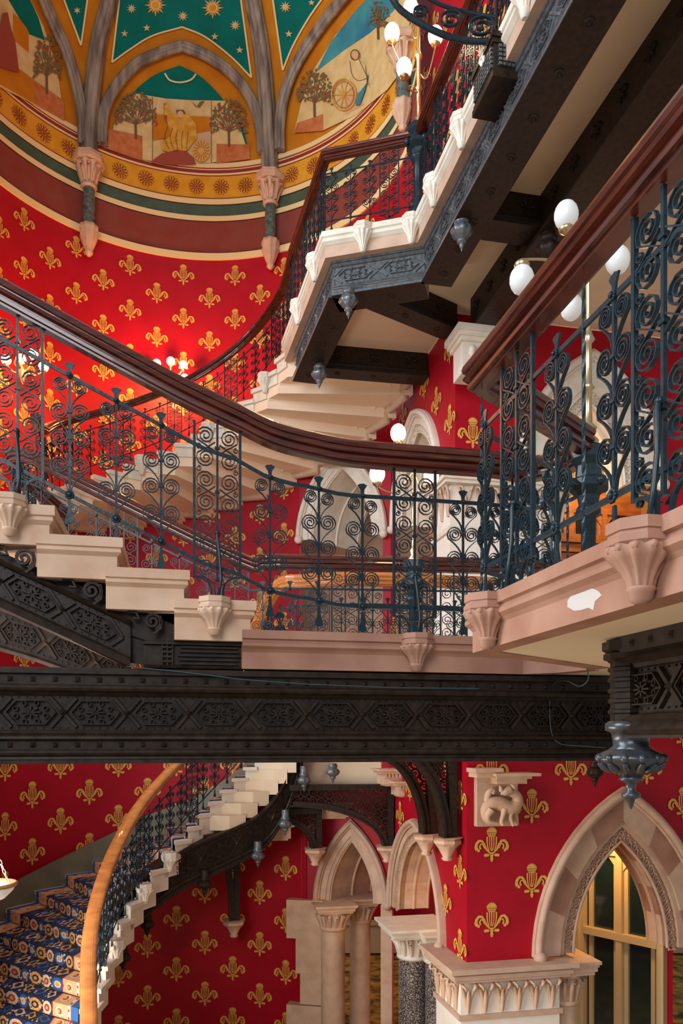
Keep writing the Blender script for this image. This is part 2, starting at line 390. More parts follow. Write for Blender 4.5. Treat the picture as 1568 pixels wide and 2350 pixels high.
# ------------------------------------------------------------------ apse: upper wall, bands, vault
CU = Vector((-2.55, 12.05, 0)); RU = 3.75; Z0 = 12.0; RHO = 5.5
def RR(z): return RU if z <= Z0 else RU-(RHO-math.sqrt(max(.1, RHO**2-(z-Z0)**2)))
def up(th, z, off=0): r = RR(z)-off; return Vector((CU.x+r*math.cos(th), CU.y+r*math.sin(th), z))
def hit(u, v, off=0):
    k = (u-U0)/FPX; q = (V0-v)/FPX
    g = lambda Y: math.hypot(k*Y-CU.x, Y-CU.y)-(RR(q*Y)-off)
    Y = 19.0
    while g(Y) > 0 and Y > 8: Y -= .1
    a, b = Y, Y+.1
    for _ in range(24):
        m = (a+b)/2
        if g(m) > 0: b = m
        else: a = m
    return Vector((k*a, a, q*a))
def zv(v): return (V0-v)/FPX*15.8
R_ = math.radians
mb = MB()
bands = [(zv(598), zv(583), 'cream', .03), (zv(583), zv(581), 'black', .02), (zv(581), zv(510), 'maroon', 0), (zv(510), zv(508), 'black', .005), (zv(508), zv(497), 'cream', .015),
         (zv(497), zv(472), 'green', 0), (zv(472), zv(470), 'black', .005), (zv(470), zv(458), 'cream', .015), (zv(458), zv(455), 'deep_red', .006), (zv(455), zv(405), 'ochre', 0),
         (zv(405), zv(403), 'deep_red', .006), (zv(403), zv(399), 'cream', .01), (zv(399), zv(391), 'deep_red', .006), (zv(391), zv(389), 'cream', .008), (zv(389), zv(386), 'deep_red', .006), (zv(386), zv(376), 'cream', .02), (zv(376), 15.6, 'orange', 0)]
names = ['red', 'cream', 'maroon', 'green', 'black', 'ochre', 'deep_red', 'orange', 'gold']
prof = [(-.2, 0, 'red'), (6.2, 0, 'red'), (zv(598), 0, None)]
def ring(mb, z0, z1, off0, off1, mi, a0, a1, nz=1, n=72, off=0):
    vs = []
    for j in range(nz+1):
        z = z0+(z1-z0)*j/nz
        for i in range(n+1): vs.append(up(R_(a0+(a1-a0)*i/n), z, off0+(off1-off0)*j/nz))
    mb.add(vs, [(j*(n+1)+i+1, j*(n+1)+i, (j+1)*(n+1)+i, (j+1)*(n+1)+i+1) for j in range(nz) for i in range(n)], mi, True)
ring(mb, .3, 6.3, 0, 0, 0, 63, 222)
ring(mb, 6.3, zv(598), 0, 0, 0, 4, 222)
for z0, z1, c, o in bands:
    i = names.index(c); ring(mb, z0, z1, o, o, i, 4, 222, nz=1 if z1 < 15 else 16)
    if o: ring(mb, z0-.0005, z0, 0, o, i, 4, 222); ring(mb, z1, z1+.0005, o, 0, i, 4, 222)
h = hit(540, 632); th0 = math.atan2(h.y-CU.y, h.x-CU.x)
fU = lambda s, z, off: up(th0-s/RU, z, off)
motifs(mb, lambda s, z, off: fU(-s, z, off), 0, h.z-.22, 1.04, .875, (-3.2, 7.6), (1.2, zv(604)), .41, names.index('gold'), lambda s, z: z < 6.3 and th0+s/RU < R_(67))
struct('wall_apse', mb, names)
def rosette2d(mb, f, r, mi, n=12):
    for k in range(n):
        a = 2*PI*k/n; c, s = math.cos(a), math.sin(a); w_ = .16*r
        q = [(.25*r, -w_*.3), (.8*r, -w_*.5), (r, 0), (.8*r, w_*.5), (.25*r, w_*.3)]
        mb.add([f(x*c-y*s, x*s+y*c) for x, y in q], [tuple(range(5))], mi)
        q = [(1.02*r*math.cos(a+.26+t), 1.02*r*math.sin(a+.26+t)) for t in (-.1, .1)]+[(.86*r*math.cos(a+.26), .86*r*math.sin(a+.26))]
        mb.add([f(x, y) for x, y in q], [(0, 1, 2)], mi)
    mb.add([f(x, y) for x, y in ell(0, 0, .16*r, .16*r, 8)], [tuple(range(8))], mi)
# painted rosettes on the ochre band
mb = MB()
zc = zv(430)
for i in range(26):
    th = R_(12+7.6*i); fr = lambda x, y: up(th-x/RU, zc+y, .012); rosette2d(mb, fr, .155, 0)
o = obj('painted_rosettes', mb, 'deep_red', None, CU); tag(o, None, None, kind='structure'); o.name = 'trim_1'

def clip(poly, x0, y0, x1, y1):
    def cl(p, f, inter):
        out = []
        for i in range(len(p)):
            a, b = p[i-1], p[i]
            if f(b):
                if not f(a): out.append(inter(a, b))
                out.append(b)
            elif f(a): out.append(inter(a, b))
        return out
    def ix(x): return lambda a, b: (x, a[1]+(b[1]-a[1])*(x-a[0])/(b[0]-a[0]))
    def iy(y): return lambda a, b: (a[0]+(b[0]-a[0])*(y-a[1])/(b[1]-a[1]), y)
    for f, it in ((lambda p: p[0] >= x0, ix(x0)), (lambda p: p[0] <= x1, ix(x1)), (lambda p: p[1] >= y0, iy(y0)), (lambda p: p[1] <= y1, iy(y1))):
        if not poly: return []
        poly = cl(poly, f, it)
    return poly
def paint(mb, poly, mi, off, g=24, f=None):
    f = f or (lambda x, y: hit(x, y, off))
    xs = [p[0] for p in poly]; ys = [p[1] for p in poly]
    x = math.floor(min(xs)/g)*g
    while x < max(xs):
        y = math.floor(min(ys)/g)*g
        while y < max(ys):
            q = clip(poly, x, y, x+g, y+g)
            if len(q) > 2: mb.add([f(*p) for p in q], [tuple(range(len(q)))[::-1]], mi)
            y += g
        x += g
def stroke(mb, pts, wd, mi, off, closed=False):
    pts = list(pts)+([pts[0]] if closed else [])
    for (a, b), (c, d) in zip(pts[:-1], pts[1:]):
        l = math.hypot(c-a, d-b)
        if l < 1e-6: continue
        n = max(1, int(l/30))
        for i in range(n):
            x0, y0, x1, y1 = a+(c-a)*i/n, b+(d-b)*i/n, a+(c-a)*(i+1)/n, b+(d-b)*(i+1)/n
            nx, ny = -(d-b)/l*wd/2, (c-a)/l*wd/2
            mb.add([hit(x0+nx, y0+ny, off), hit(x1+nx, y1+ny, off), hit(x1-nx, y1-ny, off), hit(x0-nx, y0-ny, off)], [(0, 1, 2, 3)], mi)
def smooth2(pts, n=6): return [(p.x, p.y) for p in catmull([Vector((a, b, 0)) for a, b in pts], n)]
VM = ['teal', 'cream', 'gold', 'orange', 'ochre', 'ivory', 'terracotta', 'peach', 'leaf', 'bark', 'robe', 'robe_red', 'sky_blue', 'green', 'black']
vi = VM.index
cells = MB(); mural = MB()
# starry vault cells
def cell(poly):
    paint(cells, poly, vi('teal'), .02)
    stroke(cells, poly, 4, vi('cream'), .032)
cell([(281, -60), (257, 143)]+smooth2([(257, 143), (300, 112), (350, 82), (418, 62)])+smooth2([(418, 62), (470, 84), (530, 130), (577, 178)])+[(545, -60)])
cell([(125, -60), (186, 104), (209, -60)])
cell([(618, -60), (649, 161)]+smooth2([(649, 161), (670, 110), (700, 55), (730, 10), (775, -50)]))
cell([(-60, -60), (-60, -20), (20, 20), (45, -60)][:0] or [(40, -60), (60, -60), (62, -50)])
def star(cx, cy, r, n, mi, off=.04, inner=.4, rot=0):
    pts = []
    for i in range(2*n):
        a = PI*i/n+rot; q = r if i % 2 == 0 else r*inner; pts.append((cx+q*math.sin(a), cy-q*math.cos(a)))
    cells.add([hit(*p, off) for p in pts]+[hit(cx, cy, off+.01)], [(i, (i+1) % (2*n), 2*n) for i in range(2*n)], mi)
for cx, cy, r in ((357, 12, 26), (488, 18, 26)):
    star(cx, cy, r, 8, vi('gold')); star(cx, cy, r*.8, 8, vi('ivory'), .045, .35, PI/8)
    cells.add([hit(x, y, .06) for x, y in ell(cx, cy, r*.38, r*.38, 12)], [tuple(range(12))[::-1]], vi('ochre'))
    stroke(cells, ell(cx, cy, r*.38, r*.38, 12), 2, vi('cream'), .062, True)
for cx, cy, r, n in ((302, 20, 12, 10), (420, 37, 13, 10), (540, 58, 13, 10), (655, 16, 14, 10), (177, 24, 9, 6), (286, 77, 9, 5), (337, 64, 9, 5), (493, 84, 9, 5), (550, 115, 9, 5), (663, 78, 9, 5), (715, 6, 8, 5)):
    star(cx, cy, r, n, vi('ivory'), .04, .42)
# lunette paintings
def tree(cx, cy, w_, h_, n=70, seed=1):
    rnd = random.Random(seed)
    stroke(mural, [(cx, cy), (cx-1, cy-h_*.35)], 5, vi('bark'), .05)
    for k in range(9):
        a = PI*(k+.5)/9; stroke(mural, [(cx, cy-h_*.3), (cx+math.cos(a)*w_*.42, cy-h_*.35-math.sin(a)*h_*.45)], 1.8, vi('bark'), .052)
    for k in range(n):
        a = rnd.uniform(-.3, PI+.3); q = math.sqrt(rnd.uniform(.03, 1)); x = cx+math.cos(a)*w_*.5*q; y = cy-h_*.42-math.sin(a)*h_*.55*q; b = rnd.uniform(0, PI)
        r1, r2 = 3.8, 2.0
        mural.add([hit(x+r1*math.cos(t)*math.cos(b)-r2*math.sin(t)*math.sin(b), y+r1*math.cos(t)*math.sin(b)+r2*math.sin(t)*math.cos(b), .056) for t in (0, 1.05, 2.1, 3.14, 4.2, 5.2)], [(5, 4, 3, 2, 1, 0)], vi('leaf') if rnd.random() < .8 else vi('robe_red'))
lun = [(247, 340)]+smooth2([(247, 340), (262, 285), (300, 220), (350, 175), (412, 150)])+smooth2([(412, 150), (460, 175), (510, 225), (555, 290), (574, 362)])+[(480, 375), (400, 377), (320, 365)]
paint(mural, lun, vi('teal'), .02)
paint(mural, [(247, 340), (262, 285), (290, 235), (310, 214)]+[(380, 226), (440, 230), (518, 231), (545, 275), (574, 362), (480, 374), (400, 377), (320, 365)], vi('ivory'), .03)
paint(mural, [(247, 295), (327, 312), (327, 366), (247, 342)], vi('terracotta'), .036); paint(mural, [(350, 267), (385, 270), (385, 320), (350, 318)], vi('orange'), .036)
paint(mural, [(497, 330), (572, 332), (574, 365), (497, 375)], vi('terracotta'), .036); paint(mural, [(440, 275), (485, 280), (485, 330), (440, 325)], vi('peach'), .036)
stroke(mural, smooth2([(378, 168), (390, 184), (414, 189), (438, 183), (450, 170)]), 4, vi('cream'), .04)
paint(mural, [(352, 262), (483, 268), (483, 300), (352, 322)], vi('orange'), .045); tree(312, 318, 100, 112, 230, 3); tree(526, 335, 88, 112, 200, 4)
for poly, c in (([(378, 235), (384, 238), (396, 262), (432, 262), (450, 285), (452, 318), (430, 345), (400, 352), (372, 345), (368, 326), (392, 312), (386, 285), (376, 262)], 'robe'), ([(345, 372), (372, 352), (420, 340), (445, 362), (450, 377), (400, 379)], 'robe_red'), ([(376, 238), (382, 236), (388, 262), (382, 282), (377, 270)], 'robe_red'), ([(404, 252), (422, 252), (428, 264), (424, 274), (408, 272)], 'bark'), ([(404, 300), (424, 306), (424, 316), (404, 312)], 'leaf'), ([(440, 232), (452, 244), (459, 233), (470, 231), (458, 246), (448, 244)], 'leaf')):
    paint(mural, poly, vi(c), .062)
paint(mural, ell(414, 262, 7, 8), vi('peach'), .07)
for xx in range(5): stroke(mural, smooth2([(384+xx*12, 290+xx*3), (378+xx*13, 318), (388+xx*10, 342)]), 1.3, vi('bark'), .068)
mural.add([hit(x, y, .07) for x, y in ell(462, 346, 21, 25, 16)], [tuple(range(16))[::-1]], vi('gold'))
for k in range(16): a = PI*k/8; stroke(mural, [(462+7*math.cos(a), 346+8*math.sin(a)), (462+19*math.cos(a), 346+23*math.sin(a))], 1.4, vi('robe_red'), .074)
for x in (350, 485): stroke(mural, [(x, 232 if x > 400 else 222), (x, 374)], 1.2, vi('bark'), .06)
# left lunette
paint(mural, [(-80, -60), (60, -20), (100, 60), (130, 150), (148, 275), (60, 230), (-80, 160)], vi('ivory'), .03)
paint(mural, [(-80, -60), (60, -20), (88, 40), (103, 92), (66, 78), (20, 0), (-80, -60)], vi('teal'), .036)
paint(mural, [(30, 30), (66, 60), (66, 120), (30, 90)], vi('orange'), .036); paint(mural, [(80, 185), (146, 230), (149, 277), (80, 238)], vi('terracotta'), .036); paint(mural, [(-60, 60), (34, 150), (80, 185), (80, 238), (-60, 160)], vi('orange'), .034)
tree(108, 215, 66, 140, 170, 6)
for poly, c in (([(-10, 110), (6, 30), (18, 28), (24, 60), (36, 100), (44, 166), (20, 160), (-10, 150)], 'robe_red'), ([(8, 48), (18, 46), (21, 60), (14, 72), (8, 64)], 'peach')): paint(mural, poly, vi(c), .06)
# right lunette
paint(mural, [(675, 305), (690, 240), (720, 160), (770, 80), (840, 10), (900, -40), (950, -30), (930, 150), (890, 205), (820, 262), (740, 300)], vi('ivory'), .03)
paint(mural, [(725, 165), (760, 95), (820, 20), (880, -40), (960, -60), (900, 30), (850, 75), (790, 115)], vi('sky_blue'), .036)
paint(mural, [(675, 305), (682, 282), (742, 262), (742, 300)], vi('terracotta'), .036); paint(mural, [(790, 215), (830, 195), (835, 240), (795, 262)], vi('peach'), .036)
tree(722, 268, 84, 112, 190, 8); tree(868, 90, 50, 90, 60, 9)
stroke(mural, ell(789, 217, 28, 36, 22), 3, vi('robe'), .06, True); stroke(mural, ell(789, 217, 23, 30, 22), 1.5, vi('robe_red'), .06, True)
for k in range(10): a = PI*k/5; stroke(mural, [(789, 217), (789+26*math.cos(a), 217+33*math.sin(a))], 1.6, vi('robe'), .062)
for poly, c in (([(803, 140), (822, 132), (838, 150), (842, 190), (822, 216), (812, 180)], 'ivory'), ([(824, 196), (846, 168), (838, 206), (826, 240), (816, 242)], 'sky_blue'), (ell(815, 126, 8, 9), 'peach')): paint(mural, poly, vi(c), .066)
stroke(mural, ell(815, 126, 10, 12, 14), 2.4, vi('bark'), .07, True)
stroke(mural, smooth2([(803, 140), (808, 170), (822, 185), (842, 180)]), 1.6, vi('bark'), .07); stroke(mural, [(822, 132), (842, 175), (846, 196)], 1.4, vi('bark'), .07)
o = obj('vault', cells, VM, None, CU); o['kind'] = 'structure'; o.name = 'ceiling_vault'
o = obj('mural', mural, VM, None, CU); tag(o, None, None, kind='structure'); o.name = 'trim_2'
# stone vault ribs and wall arches
def ribline(pts, ws, name='vault_rib', label=None):
    pp = smooth2(pts, 8); mb = MB(); cnt = len(ws)
    for (dx, r, off) in ws:
        path = []
        for i, (x, y) in enumerate(pp):
            a = pp[max(0, i-1)]; b = pp[min(len(pp)-1, i+1)]; l = math.hypot(b[0]-a[0], b[1]-a[1]) or 1
            path.append(hit(x-(b[1]-a[1])/l*dx, y+(b[0]-a[0])/l*dx, off))
        mb.tube(path, r, 8)
    o = obj(name, mb, 'rib'); tag(o, label, 'vault rib', 'stone ribs of the painted vault'); return o
W3 = [(-12, .065, .06), (12, .065, .06), (-4.5, .07, .15), (5, .07, .15)]
ribline([(204, 372), (206, 300), (212, 210), (226, 100), (252, 0), (266, -60)], W3, label='grey stone vault rib rising from the left of the two capitals')
ribline([(620, 415), (617, 330), (610, 210), (598, 100), (580, 0), (568, -60)], W3, label='grey stone vault rib rising from the right of the two capitals')
W2 = [(0, .085, .07), (7, .05, .1), (-7, .05, .1)]
ribline([(232, 330), (238, 260), (262, 205), (310, 150), (365, 122), (418, 105)], W2, label='left half of the pointed stone arch over the central mural')
ribline([(418, 105), (475, 128), (535, 172), (580, 235), (598, 300), (602, 350)], W2, label='right half of the pointed stone arch over the central mural')
ribline([(192, 330), (188, 260), (172, 180), (150, 110), (120, 45), (85, -40)], W2, label='curved stone arch rib beside the left-hand mural')
ribline([(642, 345), (642, 290), (652, 220), (684, 140), (740, 55), (800, -20)], W2, label='curved stone arch rib beside the mural with the spinning wheel')
def wall_shaft(u, vt, vb, label):
    h0 = hit(u, vt, .12); h1 = hit(u, vb, .12); z1, z0 = h0.z, h1.z; H = z1-z0; c = Vector((h0.x, h0.y, 0))
    t = thing('wall_shaft', label, 'wall column', (c.x, c.y, z0))
    m = MB(); q = z1-.32*H
    m.lathe(c+Vector((0, 0, 0)), [(.12, q), (.16, q+.02*H), (.12, q+.04*H)], 12)
    m.lathe(c, [(.12, q+.04*H), (.15, q+.12*H), (.21, q+.2*H), (.24, q+.23*H)], 32, lobes=8, amp=.1)
    m.lathe(c, [(.27, q+.235*H), (.30, q+.25*H), (.30, q+.29*H), (.26, q+.3*H), (.29, z1)], 8, smooth=False, rot=PI/8); 
    for k in range(10):
        a = 2*PI*k/10; e = Vector((math.cos(a), math.sin(a), 0)); m.tube([c+e*.13+Vector((0, 0, q+.05*H)), c+e*.16+Vector((0, 0, q+.13*H)), c+e*.23+Vector((0, 0, q+.20*H)), c+e*.25+Vector((0, 0, q+.18*H))], [.02, .035, .04, .025], 6)
    obj('capital', m, 'stone', t)
    m = MB(); m.lathe(c, [(.11, z0+.3*H), (.11, q)], 14); obj('shaft', m, 'marble_green', t)
    m = MB(); m.lathe(c, [(.11, z0+.31*H), (.17, z0+.3*H), (.17, z0+.26*H), (.15, z0+.24*H), (.17, z0+.2*H), (.1, z0+.1*H), (.06, z0+.05*H), (.08, z0+.03*H), (.03, z0)], 32, lobes=8, amp=.07); obj('corbel', m, 'stone', t)
wall_shaft(204, 362, 588, 'slender green marble wall shaft under the left vault rib')
wall_shaft(621, 405, 618, 'slender green marble wall shaft beside the upper balustrade, under the right vault rib')
wall_shaft(925, 95, 300, 'carved stone wall shaft behind the upper lamp standard')
# ------------------------------------------------------------------ wall planes with pointed openings
def archpts(a0, h0, d, n=12):
    R0 = (a0*a0+h0*h0)/(2*a0); cx = a0-R0; R = R0-d; ph = math.acos(max(-1, min(1, -cx/R)))
    r = [(cx+R*math.cos(ph*i/n), R*math.sin(ph*i/n)) for i in range(n+1)]
    return r+[(-x, z) for x, z in r[::-1][1:]]
class Plane:
    def __init__(s, O, d, side):      # side=+1: normal towards the viewer's side
        s.O = Vector(O); s.d = Vector(d).normalized(); s.n = Vector((s.d.y, -s.d.x, 0))*side
    def __call__(s, t, z, off=0): return Vector((s.O.x, s.O.y, 0))+s.d*t+s.n*off+Vector((0, 0, z))
    def t_u(s, u):
        k = (u-U0)/FPX; return (k*s.O.y-s.O.x)/(s.d.x-k*s.d.y)
    def z_v(s, t, v): return (V0-v)/FPX*s(t, 0).y
def wall_with_arches(name, pl, t0, t1, z0, z1, arches, mats=('red', 'gold'), mot=None, thick=.25):
    mb = MB(); x = t0
    for (tc, a, h, zs, d) in sorted(arches):
        ar = [(tc+p, zs+q) for p, q in archpts(a, h, d)][::-1]; a_ = a-d
        mb.add([pl(x, z0), pl(tc-a_, z0), pl(tc-a_, z1), pl(x, z1)], [(0, 1, 2, 3)])
        for p, q in zip(ar[:-1], ar[1:]): mb.add([pl(*p), pl(*q), pl(q[0], z1), pl(p[0], z1)], [(0, 1, 2, 3)])
        x = tc+a_
    mb.add([pl(x, z0), pl(t1, z0), pl(t1, z1), pl(x, z1)], [(0, 1, 2, 3)])
    if mot:
        def skip(s, z):
            for (tc, a, h, zs, d) in arches:
                if abs(s-tc) < a+.0 and z < zs+.05: return True
                if zs <= z < zs+h+.1 and abs(s-tc) < a*math.sqrt(max(0, 1-((z-zs)/(h+.25))**1.6))+.08: return True
            return False
        (ta, za, ds, dz, size) = mot
        motifs(mb, pl, ta, za, ds, dz, (t0+.1, t1-.1), (z0, z1), size, 1, skip)
    return struct(name, mb, mats, pl(0, 0))
def arch(name, label, pl, tc, zs, a0, h0, bands, rev, rmats, alt=3, jamb=0):
    """bands: list of (d_out, d_in, off, mats); rev: reveal vector; rmats: intrados"""
    O = pl(tc, zs); t = thing(name, label, 'archway', O)
    for bi, (d0, d1, off, ms, nm) in enumerate(bands):
        n = 12 if len(ms) == 1 else 12
        A = archpts(a0, h0, d0, n); B = archpts(a0, h0, d1, n); mb = MB()
        if jamb and nm != 'hood_mould':
            A = [(A[0][0], -jamb)]+A+[(A[-1][0], -jamb)]; B = [(B[0][0], -jamb)]+B+[(B[-1][0], -jamb)]
        for i in range(len(A)-1):
            m = 0 if len(ms) == 1 else (i//alt) % 2
            q = [pl(tc+A[i][0], zs+A[i][1], off), pl(tc+A[i+1][0], zs+A[i+1][1], off), pl(tc+B[i+1][0], zs+B[i+1][1], off), pl(tc+B[i][0], zs+B[i][1], off)]
            b = [pl(tc+A[i][0], zs+A[i][1], -.12), pl(tc+A[i+1][0], zs+A[i+1][1], -.12), pl(tc+B[i+1][0], zs+B[i+1][1], -.12), pl(tc+B[i][0], zs+B[i][1], -.12)]
            mb.add(q+b, [(0, 1, 2, 3), (0, 4, 5, 1), (3, 2, 6, 7)], m)
        obj(nm, mb, ms, t)
        if nm == 'hood_mould':      # rounded moulding and end stops
            mb = MB(); M_ = archpts(a0, h0, (d0+d1)/2, 12); mb.tube([pl(tc+x, zs+z, off+.01) for x, z in M_], (d1-d0)*.42, 8)
            M_ = archpts(a0, h0, d1, 12); mb.tube([pl(tc+x, zs+z, off-.02) for x, z in M_], (d1-d0)*.2, 6)
            for x, z in (M_[0], M_[-1]): mb.sphere(pl(tc+x+(.04 if x > 0 else -.04), zs+z, off+.02), (d1-d0)*.75)
            obj('roll_mould', mb, ms, t)
        if nm == 'carved_band':
            mb = MB(); M_ = archpts(a0, h0, (d0+d1)/2, 26); rr = abs(d1-d0)*.40
            for i in range(0, len(M_)-1, 2):
                x, z = M_[i]; x2, z2 = M_[i+1]; an = math.atan2(z2-z, x2-x)
                f = lambda p, y, q: pl(tc+x+p*math.cos(an)-q*math.sin(an), zs+z+p*math.sin(an)+q*math.cos(an), off+.012+y)
                mb.flatbar([(rr*(1-.085*k)*math.cos(k*.75), rr*(1-.085*k)*math.sin(k*.75)) for k in range(11)], rr*.2, .03, f)
                for k in range(3): mb.sphere(f(rr*1.1*math.cos(k*2.1+i), .01, rr*.9*math.sin(k*2.1+i)), rr*.25, n=5)
            obj('carving', mb, ms, t)
    d = bands[-1][1]; B = archpts(a0, h0, d, 12); mb = MB(); off = bands[-1][2]
    if jamb: B = [(B[0][0], -jamb)]+B+[(B[-1][0], -jamb)]
    for i in range(len(B)-1):
        p, q = pl(tc+B[i][0], zs+B[i][1], -.02), pl(tc+B[i+1][0], zs+B[i+1][1], -.02)
        mb.add([p, q, q+rev, p+rev], [(0, 1, 2, 3)], (i//alt) % len(rmats))
    obj('reveal', mb, rmats, t)
    mb = MB()
    for dd, rr in ((.02, .02), (.5, .028), (.95, .02)):
        mb.tube([pl(tc+x, zs+z, -.02)+rev*dd for x, z in archpts(a0, h0, d+.0, 12)], rr, 6)
    obj('reveal_moulds', mb, rmats[0], t)
    return t
def polyprism(mb, pts, z0, z1, mi=0, tp=True):
    n = len(pts); vs = [(p[0], p[1], z0) for p in pts]+[(p[0], p[1], z1) for p in pts]
    fs = [(i, (i+1) % n, n+(i+1) % n, n+i) for i in range(n)]
    if tp: fs += [tuple(range(n))[::-1], tuple(range(n, 2*n))]
    mb.add(vs, fs, mi)
def offset_poly(pts, d):
    out = []; n = len(pts)
    for i in range(n):
        a, b, c = Vector(pts[i-1][:2]), Vector(pts[i][:2]), Vector(pts[(i+1) % n][:2])
        e0 = (b-a).normalized(); e1 = (c-b).normalized(); n0 = Vector((e0.y, -e0.x)); n1 = Vector((e1.y, -e1.x)); r = (n0+n1).normalized()
        out.append(b+r*d/max(.4, r.dot(n0)))
    return [(p.x, p.y) for p in out]
def leafband(mb, path, z0, z1, out0, out1, mi=0, pitch=.17):
    """row of upright curling leaves along a polyline, outward = right of travel"""
    pth = Path(path); n = max(1, int(pth.L/pitch)); H = z1-z0
    for i in range(n):
        p, d = pth.at((i+.5)*pth.L/n); r = Vector((d.y, -d.x, 0)); w_ = pth.L/n*.46
        for sx in (-1, 1):
            pts = [p+r*(out0+.01)+d*sx*w_*.12+Vector((0, 0, z0)), p+r*(out0+.02)+d*sx*w_*.3+Vector((0, 0, z0+H*.4)), p+r*(out0*.5+out1*.5)+d*sx*w_*.65+Vector((0, 0, z0+H*.72)), p+r*(out1)+d*sx*w_*.85+Vector((0, 0, z0+H*.88)), p+r*(out1+.03)+d*sx*w_*.6+Vector((0, 0, z0+H*.82)), p+r*(out1+.02)+d*sx*w_*.45+Vector((0, 0, z0+H*.72))]
            mb.tube(pts, [.012, .018, .022, .024, .02, .012], 6, mi)
        mb.tube([p+r*(out0+.015)+Vector((0, 0, z0)), p+r*(out0+.03)+Vector((0, 0, z0+H*.45)), p+r*(out0+.05)+Vector((0, 0, z0+H*.7))], [.02, .03, .008], 6, mi)
def column(name, label, c, r, z0, z1, capH, aba, mshaft, mcap='stone', group=None):
    t = thing(name, label, 'column', (c[0], c[1], z0), group); c = Vector((c[0], c[1], 0))
    m = MB(); m.lathe(c, [(r, z0), (r, z1-capH)], 28); obj('shaft', m, mshaft, t)
    m = MB(); zc = z1-capH
    m.lathe(c, [(r*1.02, zc-.02), (r*1.14, zc), (r*1.14, zc+.03), (r*1.02, zc+.05)], 24)
    m.lathe(c, [(r*.98, zc+.04), (r*1.05, zc+capH*.3), (r*1.25, zc+capH*.55), (r*1.45, zc+capH*.68)], 32, lobes=10, amp=.03)
    for k in range(14):
        a = 2*PI*k/14; e = Vector((math.cos(a), math.sin(a), 0))
        m.tube([c+e*r*1.02+Vector((0, 0, zc+.05)), c+e*r*1.12+Vector((0, 0, zc+capH*.35)), c+e*r*1.42+Vector((0, 0, zc+capH*.6)), c+e*r*1.5+Vector((0, 0, zc+capH*.5))], [.02, .035, .04, .02], 6)
    obj('leaf_capital', m, mcap, t)
    m = MB()
    for q, (za, zb) in ((.92, (.68, .76)), (1.0, (.76, .86)), (1.05, (.86, .92)), (1.12, (.92, .985+.02*aba))):
        polyprism(m, [(c+(D2*i+D1*j)*aba*q)[:2] for i, j in ((-1, -1), (1, -1), (1, 1), (-1, 1))], zc+capH*za, zc+capH*zb)
    obj('abacus', m, mcap, t); return t

